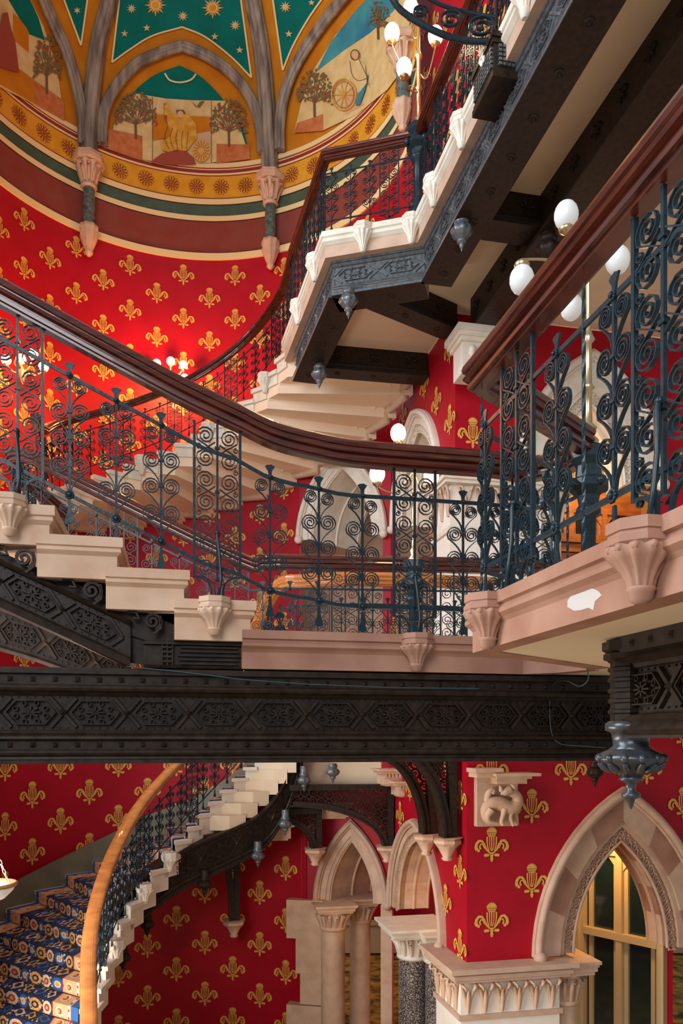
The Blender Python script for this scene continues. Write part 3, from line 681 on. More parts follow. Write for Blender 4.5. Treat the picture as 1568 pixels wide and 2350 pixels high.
def build_level(L):
    K = Vector(L['K']); PA = Plane(K, D2, 1); PB = Plane(K, D1, -1)
    Bt = L['Bt']; E = PB(Bt, 0); CE = Vector(L['Cend']); PC = Plane(CE, E-CE, 1); CL = (E-CE).length
    z0, zt, zc = L['z0'], L['zt'], L['zc']; st, st2, ps = L['st']; q = L['q']; lv = L['name']
    a = L['A']; b = L['B']; c = L['C']
    tA = PA.t_u(L['motA'][0]); zA = PA.z_v(tA, L['motA'][1]); sz = L['msize']
    wall_with_arches('wall_front_'+lv, PA, 0, L['Alen'], z0, zt, [(a[0], a[1], a[2], zc+.02, .12)], mot=(tA, zA, 1.02*q, .89*q, sz))
    tB = PB.t_u(L['motB'][0]); zB = PB.z_v(tB, L['motB'][1])
    wall_with_arches('wall_side_'+lv, PB, -.0, Bt, z0, zt, [(b[0], b[1], b[2], zc, .1)], mot=(tB, zB, 1.02*q, .89*q, sz))
    wall_with_arches('wall_far_'+lv, PC, 0, CL, z0, zt, [(c[0], c[1], c[2], zc, .1)], mot=None)
    big = [(0, .11*q, .07, [st2], 'hood_mould'), (.11*q, .36*q, .03, [st, 'white_stone' if L['white'] else 'brown_stone'], 'voussoir_ring'), (.36*q, .42*q, .0, [st2], 'fillet'), (.42*q, .56*q, -.06, [st2], 'carved_band')]
    sm = [(0, .09*q, .06, [st2], 'hood_mould'), (.09*q, .2*q, .02, [ps, 'white_stone' if L['white'] else 'brown_stone'], 'voussoir_ring'), (.2*q, .30*q, -.03, [st2], 'carved_band')]
    nm = 'on the ' + lv + ' floor'
    arch('archway', 'wide pointed archway with carved inner band in the %s wall facing the viewer' % L['word'], PA, a[0], zc+.02, a[1], a[2], big, -PA.n*.45*q, [st2, st], jamb=0)
    arch('archway', 'narrow pointed archway in the receding wall beside the %s granite columns' % L['word'] if not L['white'] else 'narrow pale pointed arch in the receding upstairs wall beside the pink wall', PB, b[0], zc, b[1], b[2], sm, -PB.n*.5*q, [ps, 'white_stone' if L['white'] else 'brown_stone'])
    arch('archway', 'far pointed archway with striped stone reveal, %s' % ('downstairs beside the quoined door jamb' if not L['white'] else 'upstairs, seen through the landing railing'), PC, c[0], zc, c[1], c[2], sm[:2]+[(.2*q, .26*q, 0, [st2], 'fillet')], (PC.d*.55-PC.n*1.0)*q, [ps, 'white_stone' if L['white'] else 'brown_stone'], alt=2)
    # pier at the corner: ashlar, leaf band and moulded cap
    aL = a[0]-a[1]+.30*q; bL = b[0]-b[1]+.05
    base = [PB(bL, 0, -.3)[:2], PB(bL, 0, .12)[:2], PA(0, 0, .12)[:2], PA(aL, 0, .12)[:2], PA(aL, 0, -.3)[:2]]
    base[2] = (K-D2*.12-D1*.12)[:2]
    base = base[::1]
    t = thing('stone_pier', L['pier'], 'pier', (K.x, K.y, z0))
    ch = .6*q
    m = MB(); polyprism(m, base, z0, zc-ch); obj('ashlar', m, 'pier_stone', t)
    outl = [Vector((*p, 0)) for p in base[1:4]]
    m = MB(); polyprism(m, offset_poly(base, .0), zc-ch, zc-.16*q); obj('frieze', m, 'pier_stone', t)
    m = MB(); leafband(m, outl, zc-ch+.05, zc-.16*q, .0, .07*q, pitch=.2*q); obj('carved_leaves', m, 'stone' if not L['white'] else 'brown_stone', t)
    m = MB()
    for o_, za, zb in ((.03, -ch-.03, -ch+.03), (.09, -.18, -.14), (.12, -.14, -.09), (.10, -.09, -.06), (.17, -.06, 0)):
        polyprism(m, offset_poly(base, -o_*q*(-1 if L['sgn'] > 0 else 1)), zc+za*q, zc+zb*q)
    obj('moulded_cap', m, st2, t)
    # half column at the jamb of the big arch
    pc = PA(aL+.17*q, 0, -.1)
    column('column', L['half'], pc, .17*q, z0, zc-.02, .55*q, .29*q, st2, st2)
    return PA, PB, PC, CL
# lower storey
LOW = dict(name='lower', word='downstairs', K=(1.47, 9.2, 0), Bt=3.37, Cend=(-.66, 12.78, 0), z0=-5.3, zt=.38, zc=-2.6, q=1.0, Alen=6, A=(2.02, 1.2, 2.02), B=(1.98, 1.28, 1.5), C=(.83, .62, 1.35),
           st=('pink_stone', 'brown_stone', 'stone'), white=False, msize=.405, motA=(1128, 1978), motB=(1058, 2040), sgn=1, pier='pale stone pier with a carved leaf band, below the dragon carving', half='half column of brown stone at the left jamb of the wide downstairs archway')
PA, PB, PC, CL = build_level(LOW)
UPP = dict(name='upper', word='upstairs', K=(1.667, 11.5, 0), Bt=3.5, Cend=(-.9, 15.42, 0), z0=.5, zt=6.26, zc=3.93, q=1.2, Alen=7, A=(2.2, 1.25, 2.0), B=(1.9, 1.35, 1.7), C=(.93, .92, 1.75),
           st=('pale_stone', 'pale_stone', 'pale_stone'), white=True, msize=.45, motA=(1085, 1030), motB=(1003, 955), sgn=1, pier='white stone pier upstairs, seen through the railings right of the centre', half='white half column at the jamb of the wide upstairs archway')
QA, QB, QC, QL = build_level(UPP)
# lower curved wall behind the carpeted flight
CLo = Vector((-2.12, 10.05, 0)); RLo = 3.1
fL = lambda s, z, off=0: Vector((CLo.x+(RLo-off)*math.cos(s/RLo), CLo.y+(RLo-off)*math.sin(s/RLo), z))
mb = MB(); n = 60; s0, s1 = RLo*R_(60), RLo*R_(235)
vs = [fL(s0+(s1-s0)*i/n, z) for z in (-5.3, .6) for i in range(n+1)]
mb.add(vs, [(i+1, i, n+1+i, n+2+i) for i in range(n)], 0, True)
def s_of_u(u):
    k = (u-U0)/FPX; Y = 15.0
    while math.hypot(k*Y-CLo.x, Y-CLo.y) > RLo: Y -= .01
    return RLo*math.atan2(Y-CLo.y, k*Y-CLo.x), Y
sa, Ya = s_of_u(405); za = (V0-2135)/FPX*Ya
motifs(mb, lambda s, z, off: fL(2*sa-s, z, off), sa, za, .94, .855, (2*sa-s1+.1, 2*sa-s0-.0), (-5.2, .35), .405, 1)
struct('wall_curved_lower', mb, ['red', 'gold'], CLo)
# quoined door jamb at the left of the far lower archway
t = thing('door_jamb', 'stone door jamb with stepped quoins beside the far downstairs archway', 'door jamb', PC(.2, -5.3))
tL, tR = PC.t_u(665), PC.t_u(718)
for i, (ua, va, vb) in enumerate(((663, 2060, 2148), (684, 2148, 2228), (694, 2228, 2298), (663, 2298, 2400), (690, 2400, 2560))):
    ta = PC.t_u(ua); za, zb = PC.z_v(ta, vb), PC.z_v(ta, va); m = MB()
    m.box(PC((ta+tR)/2+.1, (za+zb)/2, .05), PC.d*((tR-ta)/2+.1), PC.n*.1, (0, 0, (zb-za)/2-.003)); obj('quoin', m, 'stone', t)
t = thing('door_jamb', 'narrow stone jamb closing the right side of the far downstairs archway', 'door jamb', PC(1.41, -5.3)); m = MB(); m.box(PC(1.42, -3.95, .03), PC.d*.09, PC.n*.1, (0, 0, 1.35)); obj('jamb_stone', m, 'stone', t)
column('column', 'outer of the two slim cream columns under the far downstairs archway', PC(PC.t_u(768), 0, .12), .19, -5.3, -2.58, .42, .3, 'stone', 'stone')
column('column', 'inner of the two slim cream columns under the far downstairs archway', PC(PC.t_u(816), 0, -.45), .17, -5.3, -2.58, .42, .26, 'stone', 'stone')
column('granite_column', 'grey speckled granite column with leaf capital in front of the pier', (.165/1.8*11.5*.999, 11.5), .215, -5.3, -2.66, .50, .42, 'granite', 'pale_stone')
column('granite_column', 'second speckled granite column partly hidden behind the pale pier', (.224/1.8*11.2, 11.2), .2, -5.3, -2.69, .45, .29, 'granite', 'pale_stone')
# room beyond the lower arches
m = MB(); m.box((3, 16, -5.35), (6, 0, 0), (0, 4.2, 0), (0, 0, .05)); struct('floor', m, 'carpet_hall')
m = MB(); m.box((-4, 6.5, -5.4), (7, 0, 0), (0, 7, 0), (0, 0, .05)); m.box((6, 8, -5.4), (4, 0, 0), (0, 3.9, 0), (0, 0, .05)); struct('floor_lower', m, 'carpet_hall')
m = MB(); m.box((3, 19.6, -2.4), (6, 0, 0), (0, .1, 0), (0, 0, 3)); struct('wall_back', m, 'red')
m = MB(); m.box((3, 19.45, -4.9), (6, 0, 0), (0, .06, 0), (0, 0, .35)); m.box((3, 19.4, -4.5), (6, 0, 0), (0, .09, 0), (0, 0, .05)); struct('baseboard_back', m, 'frame_paint')
m = MB(); m.box((1.9, 16, -2.2), (.1, 0, 0), (0, 3.5, 0), (0, 0, 3)); struct('wall_passage', m, 'red')
point('lamp_light_passage', (.6, 16.2, -1.2), 60, (1, .72, .35), .2)
# sash windows behind the wide lower archway
WA, WB = Vector((3.15, 11.75, 0)), Vector((4.52, 10.05, 0)); WP = Plane(WA, WB-WA, 1)
def sash(name, pl, ua, ub, vt, vb, cols, trans, m_fr='frame_paint', gl='glass', ext=0):
    ta, tb = pl.t_u(ua), pl.t_u(ub); zt_, zb_ = pl.z_v((ta+tb)/2, vt), pl.z_v((ta+tb)/2, vb)
    m = MB(); W = tb-ta
    def bar(t0, t1, z0, z1, d=.06, off=0): m.box(pl((t0+t1)/2, (z0+z1)/2, off), pl.d*abs(t1-t0)/2, pl.n*d, (0, 0, abs(z1-z0)/2))
    bar(ta-.06, ta, zb_, zt_); bar(tb, tb+.06, zb_, zt_); bar(ta-.06, tb+.06, zt_, zt_+.35); bar(ta-.12, ta-.06, zb_, zt_, .1); bar(tb+.06, tb+.12, zb_, zt_, .1)
    for i in range(1, cols): bar(ta+W*i/cols-.045, ta+W*i/cols+.045, zb_, zt_)
    for fr in trans: z = zb_+(zt_-zb_)*fr; bar(ta, tb, z-.05, z+.05, .07)
    for i in range(cols):     # inner sash rails, shouldered heads
        x0, x1 = ta+W*i/cols, ta+W*(i+1)/cols
        for x, sg in ((x0, 1), (x1, -1)):
            bar(x+sg*.05, x+sg*.11, zb_, zt_, .03, -.03)
            m.add([pl(x+sg*.045, zt_, .02), pl(x+sg*.045, zt_-.2, .02), pl(x+sg*.2, zt_, .02)], [(0, 1, 2)])
    o = struct(name, m, m_fr, pl(ta, zb_))
    m = MB(); m.box(pl((ta+tb)/2, (zt_+zb_)/2, -.05), pl.d*W/2, pl.n*.01, (0, 0, (zt_-zb_)/2)); g = obj('pane', m, gl, o); return o
sash('window_1', WP, 1345, 1512, 1965, 2450, 2, [.62])
m = MB(); pl = Plane(WB, D2, 1); m.add([pl(-.02, -5.3), pl(3, -5.3), pl(3, .38), pl(-.02, .38)], [(0, 1, 2, 3)]); motifs(m, pl, .12, -2.18, .62, .8, (0, 2.5), (-5, .3), .40, 1); struct('wall_window_right', m, ['red', 'gold'])
m = MB(); m.add([WP(-1.2, -5.3), WP(2.4, -5.3), WP(2.4, .38), WP(-1.2, .38)], [(0, 1, 2, 3)]); 
mm = MB(); ta, tb = WP.t_u(1345)-.1, WP.t_u(1512)+.1
for a_, b_ in ((-1.5, ta), (tb, WP.t_u(1545))): mm.add([WP(a_, -5.3), WP(b_, -5.3), WP(b_, .38), WP(a_, .38)], [(0, 1, 2, 3)])
zt_ = WP.z_v(.9, 1950); mm.add([WP(ta, zt_+.2), WP(tb, zt_+.2), WP(tb, .38), WP(ta, .38)], [(0, 1, 2, 3)]); struct('wall_window', mm, 'red')
point('lamp_light_vestibule', (3.35, 10.3, -1.0), 95, (1, .62, .22), .15)
# upstairs rooms behind the arches
m = MB(); m.add([(-2, 17.5, .5), (5, 17.5, .5), (5, 17.5, 6.3), (-2, 17.5, 6.3)], [(0, 1, 2, 3)]); struct('wall_back_upper', m, 'brown_stone')
m = MB(); m.add([(2.2, 14.2, .5), (9, 15.4, .5), (9, 15.4, 6.3), (2.2, 14.2, 6.3)], [(0, 1, 2, 3)]); struct('wall_vestibule_upper', m, 'amber_lit')
point('lamp_light_upper_vestibule', (4.2, 12.6, 4.6), 70, (1, .72, .38), .2)
UPl = Plane((2.3, 13.2, 0), D2, 1)
sash('window_2', UPl, 1230, 1460, 1180, 1560, 3, [], 'oak', 'glass')
m = MB()
for z, o_ in ((4.05, .1), (4.2, .16), (4.35, .22)): m.box(UPl(1.6, z-.9, 0), UPl.d*2.4, UPl.n*o_, (0, 0, .07))
struct('trim_3', m, 'oak')
# ------------------------------------------------------------------ main levels of the first floor
FL, SOF = .59, .385
def FY(u, off=0): return (4.371-off)/(1-S*(u-U0)/FPX)
def F(u, z, off=0): Y = FY(u, off); return Vector(((u-U0)/FPX*Y, Y, z))
def Fv(u, v, off=0): Y = FY(u, off); return P(u, v, Y)
def XR(Y, off=0): return Vector((.718+S*(3.0-Y)-off, Y, 0))
# edge line of landing: front (from the stair foot to the right), newel, diagonal corner, right balcony towards us
EDGE = [F(556, 0, .07), F(800, 0, .07), F(1000, 0, .07), F(1130, 0, .06)]+[Vector((1.05, 4.54, 0)), Vector((1.22, 4.44, 0)), Vector((1.33, 4.26, 0))]
DIAG = [Vector((1.36, 4.24, 0)), Vector((.575, 3.44, 0)), XR(3.30, .05), XR(1.2, .05)]
def zz(path, z): return [Vector((p.x, p.y, z)) for p in path]
SLABP = [(0, FL), (-.035, FL), (-.035, FL-.045), (-.02, FL-.05), (-.02, FL-.06), (-.03, FL-.07), (-.03, FL-.085), (-.012, FL-.10), (.0, FL-.115), (.0, SOF), (.1, SOF), (.1, FL)]
slab = [p.copy() for p in EDGE]+DIAG
t = thing('stone_landing', 'pink stone landing edge with corbels across the centre above the long iron girder', 'landing', (0.2, 4.5, SOF))
m = MB(); m.sweep(zz(EDGE, 0), [(-a, b) for a, b in SLABP]); obj('moulded_edge', m, 'pink_stone', t)
c0 = F(957, FL, .12); corbel(t, c0, D2, .1, .145, .21, 'pink_stone')
t = thing('stone_balcony', 'stone balcony edge with pale plaster underside running towards the viewer on the right', 'balcony', (1.4, 2.8, SOF))
m = MB(); m.sweep(zz(DIAG, 0), [(-a, b) for a, b in SLABP]); obj('moulded_edge', m, 'pink_stone', t)
for Y in (3.175, 2.13): c0 = XR(Y, .09); c0.z = FL; corbel(t, c0, D1, .1, .15, .22, 'pink_stone')
m = MB(); rnd = random.Random(5)
q = lambda Y, z: XR(Y, .0508)+Vector((0, 0, z))
m.add([q(2.50+.10*math.cos(a)*(1+.3*rnd.uniform(-1, 1)), .445+.036*math.sin(a)*(1+.4*rnd.uniform(-1, 1))) for a in [2*PI*k/14 for k in range(14)]], [tuple(range(14))])
obj('bare_patch', m, 'patch', t, label='chipped white patch on the balcony face')
body = [(-.54, 4.36), (.5, 4.52), (1.05, 4.60), (1.3, 4.45), (1.42, 4.22), (.66, 3.42), (XR(3.28).x+.03, 3.28), (XR(1.2).x+.03, 1.2), (6, 1.2), (6, 7.05), (-.9, 7.0)]
m = MB(); polyprism(m, body, SOF+.004, FL-.012); o = struct('floor_landing', m, 'plaster')
body2 = [(2.2, 7.05), (8, 7.05), (8, 14.5), (3.1, 13.0), (1.9, 11.4), (2.0, 9.2), (1.9, 7.05)]
m = MB(); polyprism(m, body2, SOF+.004, FL-.012); struct('floor_gallery', m, 'plaster')

# ------------------------------------------------------------------ ornamental iron girders
def hexpanel(mb, f, L, H, n=7):
    """one bay of girder ornament; f(s,h,o) with s in 0..L, h in 0..H"""
    cx, cz = L/2, H/2; b = H*.07
    def bar(p, q, w_, o): 
        dx, dz = q[0]-p[0], q[1]-p[1]; l = math.hypot(dx, dz); nx, nz = -dz/l*w_/2, dx/l*w_/2
        v = [f(p[0]+nx, p[1]+nz, 0), f(q[0]+nx, q[1]+nz, 0), f(q[0]-nx, q[1]-nz, 0), f(p[0]-nx, p[1]-nz, 0)]
        w2 = [f(p[0]+nx*.7, p[1]+nz*.7, o), f(q[0]+nx*.7, q[1]+nz*.7, o), f(q[0]-nx*.7, q[1]-nz*.7, o), f(p[0]-nx*.7, p[1]-nz*.7, o)]
        mb.add(v+w2, [(4, 5, 6, 7), (0, 1, 5, 4), (2, 3, 7, 6), (1, 2, 6, 5), (3, 0, 4, 7)])
    def stud(s, h, r):
        v = [f(s-r, h-r, .0), f(s+r, h-r, .0), f(s+r, h+r, .0), f(s-r, h+r, .0), f(s-r*.6, h-r*.6, r*1.4), f(s+r*.6, h-r*.6, r*1.4), f(s+r*.6, h+r*.6, r*1.4), f(s-r*.6, h+r*.6, r*1.4)]
        mb.add(v, [(4, 5, 6, 7), (0, 1, 5, 4), (1, 2, 6, 5), (2, 3, 7, 6), (3, 0, 4, 7)])
    for p, q in (((-.0, cz), (L*.2, H*.94)), ((0, cz), (L*.2, H*.06)), ((L, cz), (L*.8, H*.94)), ((L, cz), (L*.8, H*.06))): 
        bar(p, q, H*.14, .014)
        for k in range(1, 5):
            stud(p[0]+(q[0]-p[0])*k/4.6, p[1]+(q[1]-p[1])*k/4.6, H*.024+.0)
    # raised border of the hexagon and bosses
    hx = [(L*.12, cz), (L*.28, H*.85), (L*.72, H*.85), (L*.88, cz), (L*.72, H*.15), (L*.28, H*.15)]
    for p, q in zip(hx, hx[1:]+hx[:1]): bar(p, q, H*.045, .02)
    for k in range(8):
        for h_ in (.04, .96): stud(L*(k+.5)/8, H*h_, H*.024)
    R = H*.34; a_ = L*.29/R if R else 1
    for k in range(8):
        a = 2*PI*k/8
        x, z = cx+R*.52*a_*math.cos(a), cz+R*.52*math.sin(a)
        bar((cx+R*.14*math.cos(a), cz+R*.14*math.sin(a)), (x, z), H*.06, .018)
        x, z = cx+R*.85*a_*math.cos(a+.39), cz+R*.85*math.sin(a+.39)
        pr = None
        for j in range(n+1):
            b_ = a+2*PI*j/n; q = (x+R*.25*math.cos(b_)*(1-.05*j), z+R*.25*math.sin(b_)*(1-.05*j))
            if pr: bar(pr, q, H*.034, .016)
            pr = q
    stud(cx, cz, H*.05)
def cornerstud(mb, f, H):
    b = H*.09; cz = H/2
    v = [f(-b, cz-b, .012), f(b, cz-b, .012), f(b, cz+b, .012), f(-b, cz+b, .012), f(0, cz, .034)]
    mb.add(v, [(0, 1, 4), (1, 2, 4), (2, 3, 4), (3, 0, 4)])
def pyr(mb, f, s, h, r, d):
    mb.add([f(s-r, h-r, 0), f(s+r, h-r, 0), f(s+r, h+r, 0), f(s-r, h+r, 0), f(s, h, d)], [(0, 1, 4), (1, 2, 4), (2, 3, 4), (3, 0, 4)])
def girder(name, label, path, ztop, zbot, band, prof, mi='iron', pitch=.325, side=1, studs=(), studpitch=.108, group=None, skipbays=(), depth=.2):
    """path at face (z ignored unless 3D offset), band=(z0,z1) of ornament relative to path z. profile = list (out, z) from top to bottom"""
    pt = Path(path); c = pt.at(pt.L/2)[0]
    t = thing(name, label, 'girder', (c.x, c.y, c.z+zbot), group)
    m = MB(); pr = [(-side*depth, ztop)]+[(side*o_, z) for o_, z in prof]+[(-side*depth, zbot)]
    m.sweep(pt.sub(0, pt.L, .5 if len(path) == 2 else .08), pr); obj('beam', m, mi, t)
    if mi == 'iron_lit':  # faces carry a lit tone; dark plate added to keep the underside shaded
        m = MB(); m.sweep([path[0], path[-1]], [(-side*depth, zbot-.006), (side*.045, zbot-.006), (side*.045, zbot), (-side*depth, zbot)])
        for i in range(int(pt.L/.5)): p, d = pt.at(.25+.5*i); m.lathe(p+Vector((-d.y, d.x, 0))*.17*side+Vector((0, 0, zbot-.02)), [(.05, .014), (.05, .005), (.03, 0), (.03, .008), (.012, .004), (.01, -.008)], 12)
        obj('soffit_plate', m, 'iron', t)
    def fmap(s0, h0, base=0):
        def f(s, h, o):
            p, d = pt.at(s0+s); r = Vector((d.y, -d.x, 0))*side
            return p-(-r)*(o+base)*1.0+Vector((0, 0, h0+h)) if True else p
        return f
    nb = max(1, round(pt.L/pitch)); L = pt.L/nb
    for i in range(nb):
        if i in skipbays: continue
        m = MB(); f = fmap(i*L, band[0], band[2]); hexpanel(m, f, L, band[1]-band[0]); cornerstud(m, f, band[1]-band[0]); obj('rosette_panel', m, mi, t)
    for zs, base, r in studs:
        m = MB(); k = int(pt.L/studpitch)
        for i in range(k): pyr(m, fmap((i+.5)*pt.L/k, zs, base), 0, 0, r, r*1.0)
        obj('stud_row', m, mi, t)
    return t
# the long cross girder; travelling left to right the viewer is on the right-hand side: out is to the right
GP = [F(-160, 0, -.0), F(1420, 0, 0)]
zt = .375
prof = [(.055, zt), (.055, zt-.03), (.03, zt-.035), (.03, zt-.085), (.05, zt-.092), (.058, zt-.105), (.05, zt-.118), (.03, zt-.122), (.012, zt-.14), (.0, zt-.14), (.0, .055), (.03, .05), (.04, .04), (.034, .03), (.05, .022), (.055, .01),
        (.04, 0), (.03, -.002), (.03, -.045), (.05, -.05), (.058, -.062), (.05, -.074), (.035, -.08), (.04, -.095), (.055, -.1), (.055, -.118)]
girder('iron_girder', 'long dark iron girder with rosette panels crossing the whole picture below the landing', GP, zt, -.118, (.06, zt-.142, 0.002), [(o_, z) for o_, z in prof], side=1, studs=((zt-.06, .03, .014), (-.022, .03, .014)))
m = MB(); pts = [(0, 1752), (500, 1534), (700, 1560), (860, 1578)]
m.tube([F(u, (V0-v)/FPX*FY(u), .07) for u, v in ((290, 1532), (420, 1545), (560, 1562), (700, 1572), (900, 1580), (1100, 1582))], .003, 5)
o = obj('wire', m, 'cable'); tag(o, 'thin wire stretched along the top of the long iron girder', 'wire')
# right-hand girder under the balcony, with corner turret and pendant
RG = [Vector((1.075, 3.02, 0)), Vector((1.075+S*1.9, 1.12, 0))]
prof = [(.06, SOF), (.06, SOF-.06), (.04, SOF-.065), (.055, SOF-.085), (.02, SOF-.10), (.02, SOF-.115), (0, SOF-.12), (0, .10), (.03, .095), (.045, .08), (.03, .065), (.04, .055), (.055, .04), (.03, .02), (.03, .01)]
girder('iron_girder', 'iron girder with rosette panels under the balcony at the right edge of the picture', RG, SOF, .01, (.11, SOF-.12, .002), prof, side=1, pitch=.30, studs=((SOF-.03, .06, .014),), depth=.25)
t = thing('girder_pendant', 'large iron turret post with hanging urn pendant at the corner of the right-hand girder', 'pendant', (1.09, 3.0, -.17))
m = MB(); c = (1.10, 2.98, 0)
m.lathe(c, [(.075, .06), (.075, .36)], 8, smooth=False, rot=PI/8)
for z in (.10, .14, .18, .22, .26): m.lathe(c, [(.076, z), (.084, z+.005), (.084, z+.015), (.076, z+.02)], 8, smooth=False, rot=PI/8)
m.lathe(c, [(.076, .30), (.1, .31), (.1, .33), (.09, .335), (.105, .345), (.105, .375), (.09, .38)], 8, smooth=False, rot=PI/8)
obj('turret', m, 'iron', t)
m = MB(); m.lathe(c, [(.08, .075), (.095, .065), (.095, .04), (.07, .03), (.065, -.02), (.08, -.03), (.075, -.04)], 20); m.lathe(c, [(.075, -.03), (.115, -.05), (.125, -.065), (.12, -.08), (.085, -.10), (.07, -.12), (.05, -.125), (.035, -.14)], 32, lobes=16, amp=.03)
m.lathe(c, [(.035, -.13), (.045, -.14), (.045, -.15), (.02, -.16), (.018, -.19), (.035, -.2), (.035, -.212), (.015, -.222), (.008, -.25), (.002, -.26)], 16)
for k in range(12):
    a = k*PI/6; e = Vector((math.cos(a), math.sin(a), 0)); m.sphere(Vector(c)+e*.118+Vector((0, 0, -.066)), .017, n=8); m.tube([Vector(c)+e*.075+Vector((0, 0, -.115)), Vector(c)+e*.1+Vector((0, 0, -.1)), Vector(c)+e*.118+Vector((0, 0, -.085))], [.012, .016, .01], 6)
obj('urn', m, 'iron_dark_blue', t)
# loose cable
m = MB(); m.tube(catmull([P(1348, 1535, 4.25), P(1350, 1560, 4.3), P(1330, 1575, 4.35), P(1300, 1563, 4.5), P(1270, 1570, 4.6), P(1262, 1610, 4.62), P(1266, 1680, 4.6), P(1285, 1706, 4.58), P(1330, 1712, 4.58), P(1390, 1716, 4.6)], 6), .0035, 6)
o = obj('loose_cable', m, 'cable'); tag(o, 'thin loose cable looping down the right part of the long girder', 'cable')

# ------------------------------------------------------------------ front flight (rises to the left)
t = thing('stone_staircase', 'stone flight with moulded block steps and dark iron string rising to the left', 'staircase', F(200, FL, 0))
tops = [(400, 590, 1378, 1470), (243, 438, 1307, 1400), (85, 285, 1232, 1327), (-75, 130, 1158, 1248), (-235, -30, 1084, 1170)]
for i, (ua, ub, vt, vb) in enumerate(tops):
    Y = FY((ua+ub)/2, .07); a, b = F(ua, 0, .07), F(ub, 0, .07); ztp, zbt = (V0-vt)/FPX*Y, (V0-vb)/FPX*Y; d = (b-a).normalized(); L = (b-a).length
    m = MB(); H = ztp-zbt
    nb = Vector((-d.y, d.x, 0))
    pr = [(0, H), (-.03, H), (-.03, H-.05), (-.018, H-.055), (-.022, H-.075), (0, H-.095), (0, 0)]
    # end face with moulded nosing that returns along the right end
    face = [a+Vector((0, 0, zbt)), b-d*.045+Vector((0, 0, zbt))]
    m.sweep([a+nb*1.2+d*0+Vector((0, 0, zbt)), a+Vector((0, 0, zbt))][::-1][:0] or [a+Vector((0, 0, zbt)), b-d*.035+Vector((0, 0, zbt)), b-d*.035+nb*2.6+Vector((0, 0, zbt))], [(-p, q) for p, q in pr]+[(-.2, 0), (-.2, H)], cap=True)
    m.box((a+b)/2+nb*1.45+d*-.03+Vector((0, 0, zbt+H*.45)), d*(L/2-.05), nb*1.35, (0, 0, H*.45))
    st = obj('step', m, 'stone', t)
for u, v in ((492, 1378), (22, 1146)):
    Y = FY(u, .1); z = (V0-v)/FPX*Y+.012; c0 = F(u, z, .11); corbel(t, c0, D2, .1, .14, .20, 'stone')
# iron string below
zf = lambda u, v: F(u, (V0-v)/FPX*FY(u), .0)
SP = [zf(-220, 1290), zf(-2, 1385), zf(302, 1527)]
m = MB(); pth = [zf(-260, 1272), zf(300, 1527)]
m.sweep(pth, [(0, -.01), (.045, -.01), (.05, .01), (.04, .028), (.02, .035), (.01, .045), (.01, .205), (.03, .21), (.045, .222), (.03, .235), (0, .24), (-.15, .24), (-.15, -.01)]); obj('string', m, 'iron', t)
pp = Path(pth); L = pp.L
def fs(s0, base=.012):
    def f(s, h, o): p, d = pp.at(s0+s); return p+Vector((d.y, -d.x, 0))*(o+base)+Vector((0, 0, .05+h))
    return f
e = L
for i in range(5):
    m = MB(); Lb = .30; hexpanel(m, fs(e-.04-Lb*(i+1)), Lb, .155); cornerstud(m, fs(e-.04-Lb*(i+1)), .155); obj('rosette_panel', m, 'iron', t)
# level part: grid and reeded panel
m = MB(); a, b = F(345, 0), F(560, 0)
m.sweep([F(330, .385), F(560, .385)], [(0, 0), (.03, 0), (.035, .012), (.01, .02), (.01, .12), (.03, .125), (.03, .14), (0, .145), (-.15, .14), (-.15, 0)])
for u in (372, 384, 396): m.box(F(u, .385+.085, .015), D2*.004, D1*.012, (0, 0, .07))
for z in (.42, .445, .47, .495, .52): m.box(F(384, z, .018), D2*.03, D1*.012, (0, 0, .005))
for k in range(5): z0_ = .41+.022*k; m.box(F(480, z0_, .015), D2*(.165-.008*abs(k-2)), D1*.012, (0, 0, .005))
obj('level_string', m, 'iron', t)
# scrolled spandrels between steps and string
m = MB()
for (u, v, r) in ((350, 1428, .030), (210, 1358, .034), (55, 1284, .034), (-90, 1215, .034)):
    f = lambda x, y, z: F(u, 0, .03)+D2*x+Vector((0, 0, z+(V0-v)/FPX*FY(u)))-D1*y
    m.flatbar(spiral(0, 0, r*1.5, .008, 1.9, -1.2, 1, 26), .014, .022, f)
    m.flatbar([(r*.2, -r*2.2), (r*1.4, -r*1.2), (r*1.5, 0), (r*1.3, r)], .012, .022, f)
    m.flatbar([(-r*4.2, r*1.6), (-r*2.8, r*1.5), (-r*2.3, r*.4), (-r*3.2, r*.5)], .014, .022, f)
m.add([F(-200, zf(-200, 1245).z, -.01), F(-200, .9, -.01), F(420, .47, -.01), F(420, .60, -.01)], [(0, 1, 2, 3)])
obj('scroll_spandrels', m, 'iron', t)
m = MB(); q = [zf(-250, 1160), zf(-250, 1290), zf(300, 1520), zf(420, 1540), zf(420, 1440)]; q = [p+D1*.03 for p in q]
m.add(q, [(0, 1, 2, 3, 4)]); obj('string_back', m, 'iron', t)
# far string of the same flight, seen below on the left
m = MB(); pts = catmull([P(-120, 1395, 6.6), P(-20, 1440, 6.6), P(90, 1475, 6.6), P(200, 1515, 6.6), P(290, 1550, 6.6)], 6)
m.sweep(pts, [(0, -.17), (.04, -.17), (.05, -.14), (.02, -.12), (.02, .15), (.05, .16), (.05, .2), (0, .2), (-.1, .2), (-.1, -.17)]); obj('far_string', m, 'iron', t)
pq = Path(pts)
m = MB()
for i in range(4):
    def f(s, h, o, s0=i*.42): p, d = pq.at(s0+s); return p+Vector((d.y, -d.x, 0))*(o+.022)+Vector((0, 0, -.1+h))
    hexpanel(m, f, .42, .24); cornerstud(m, f, .24)
obj('rosette_panel', m, 'iron', t)

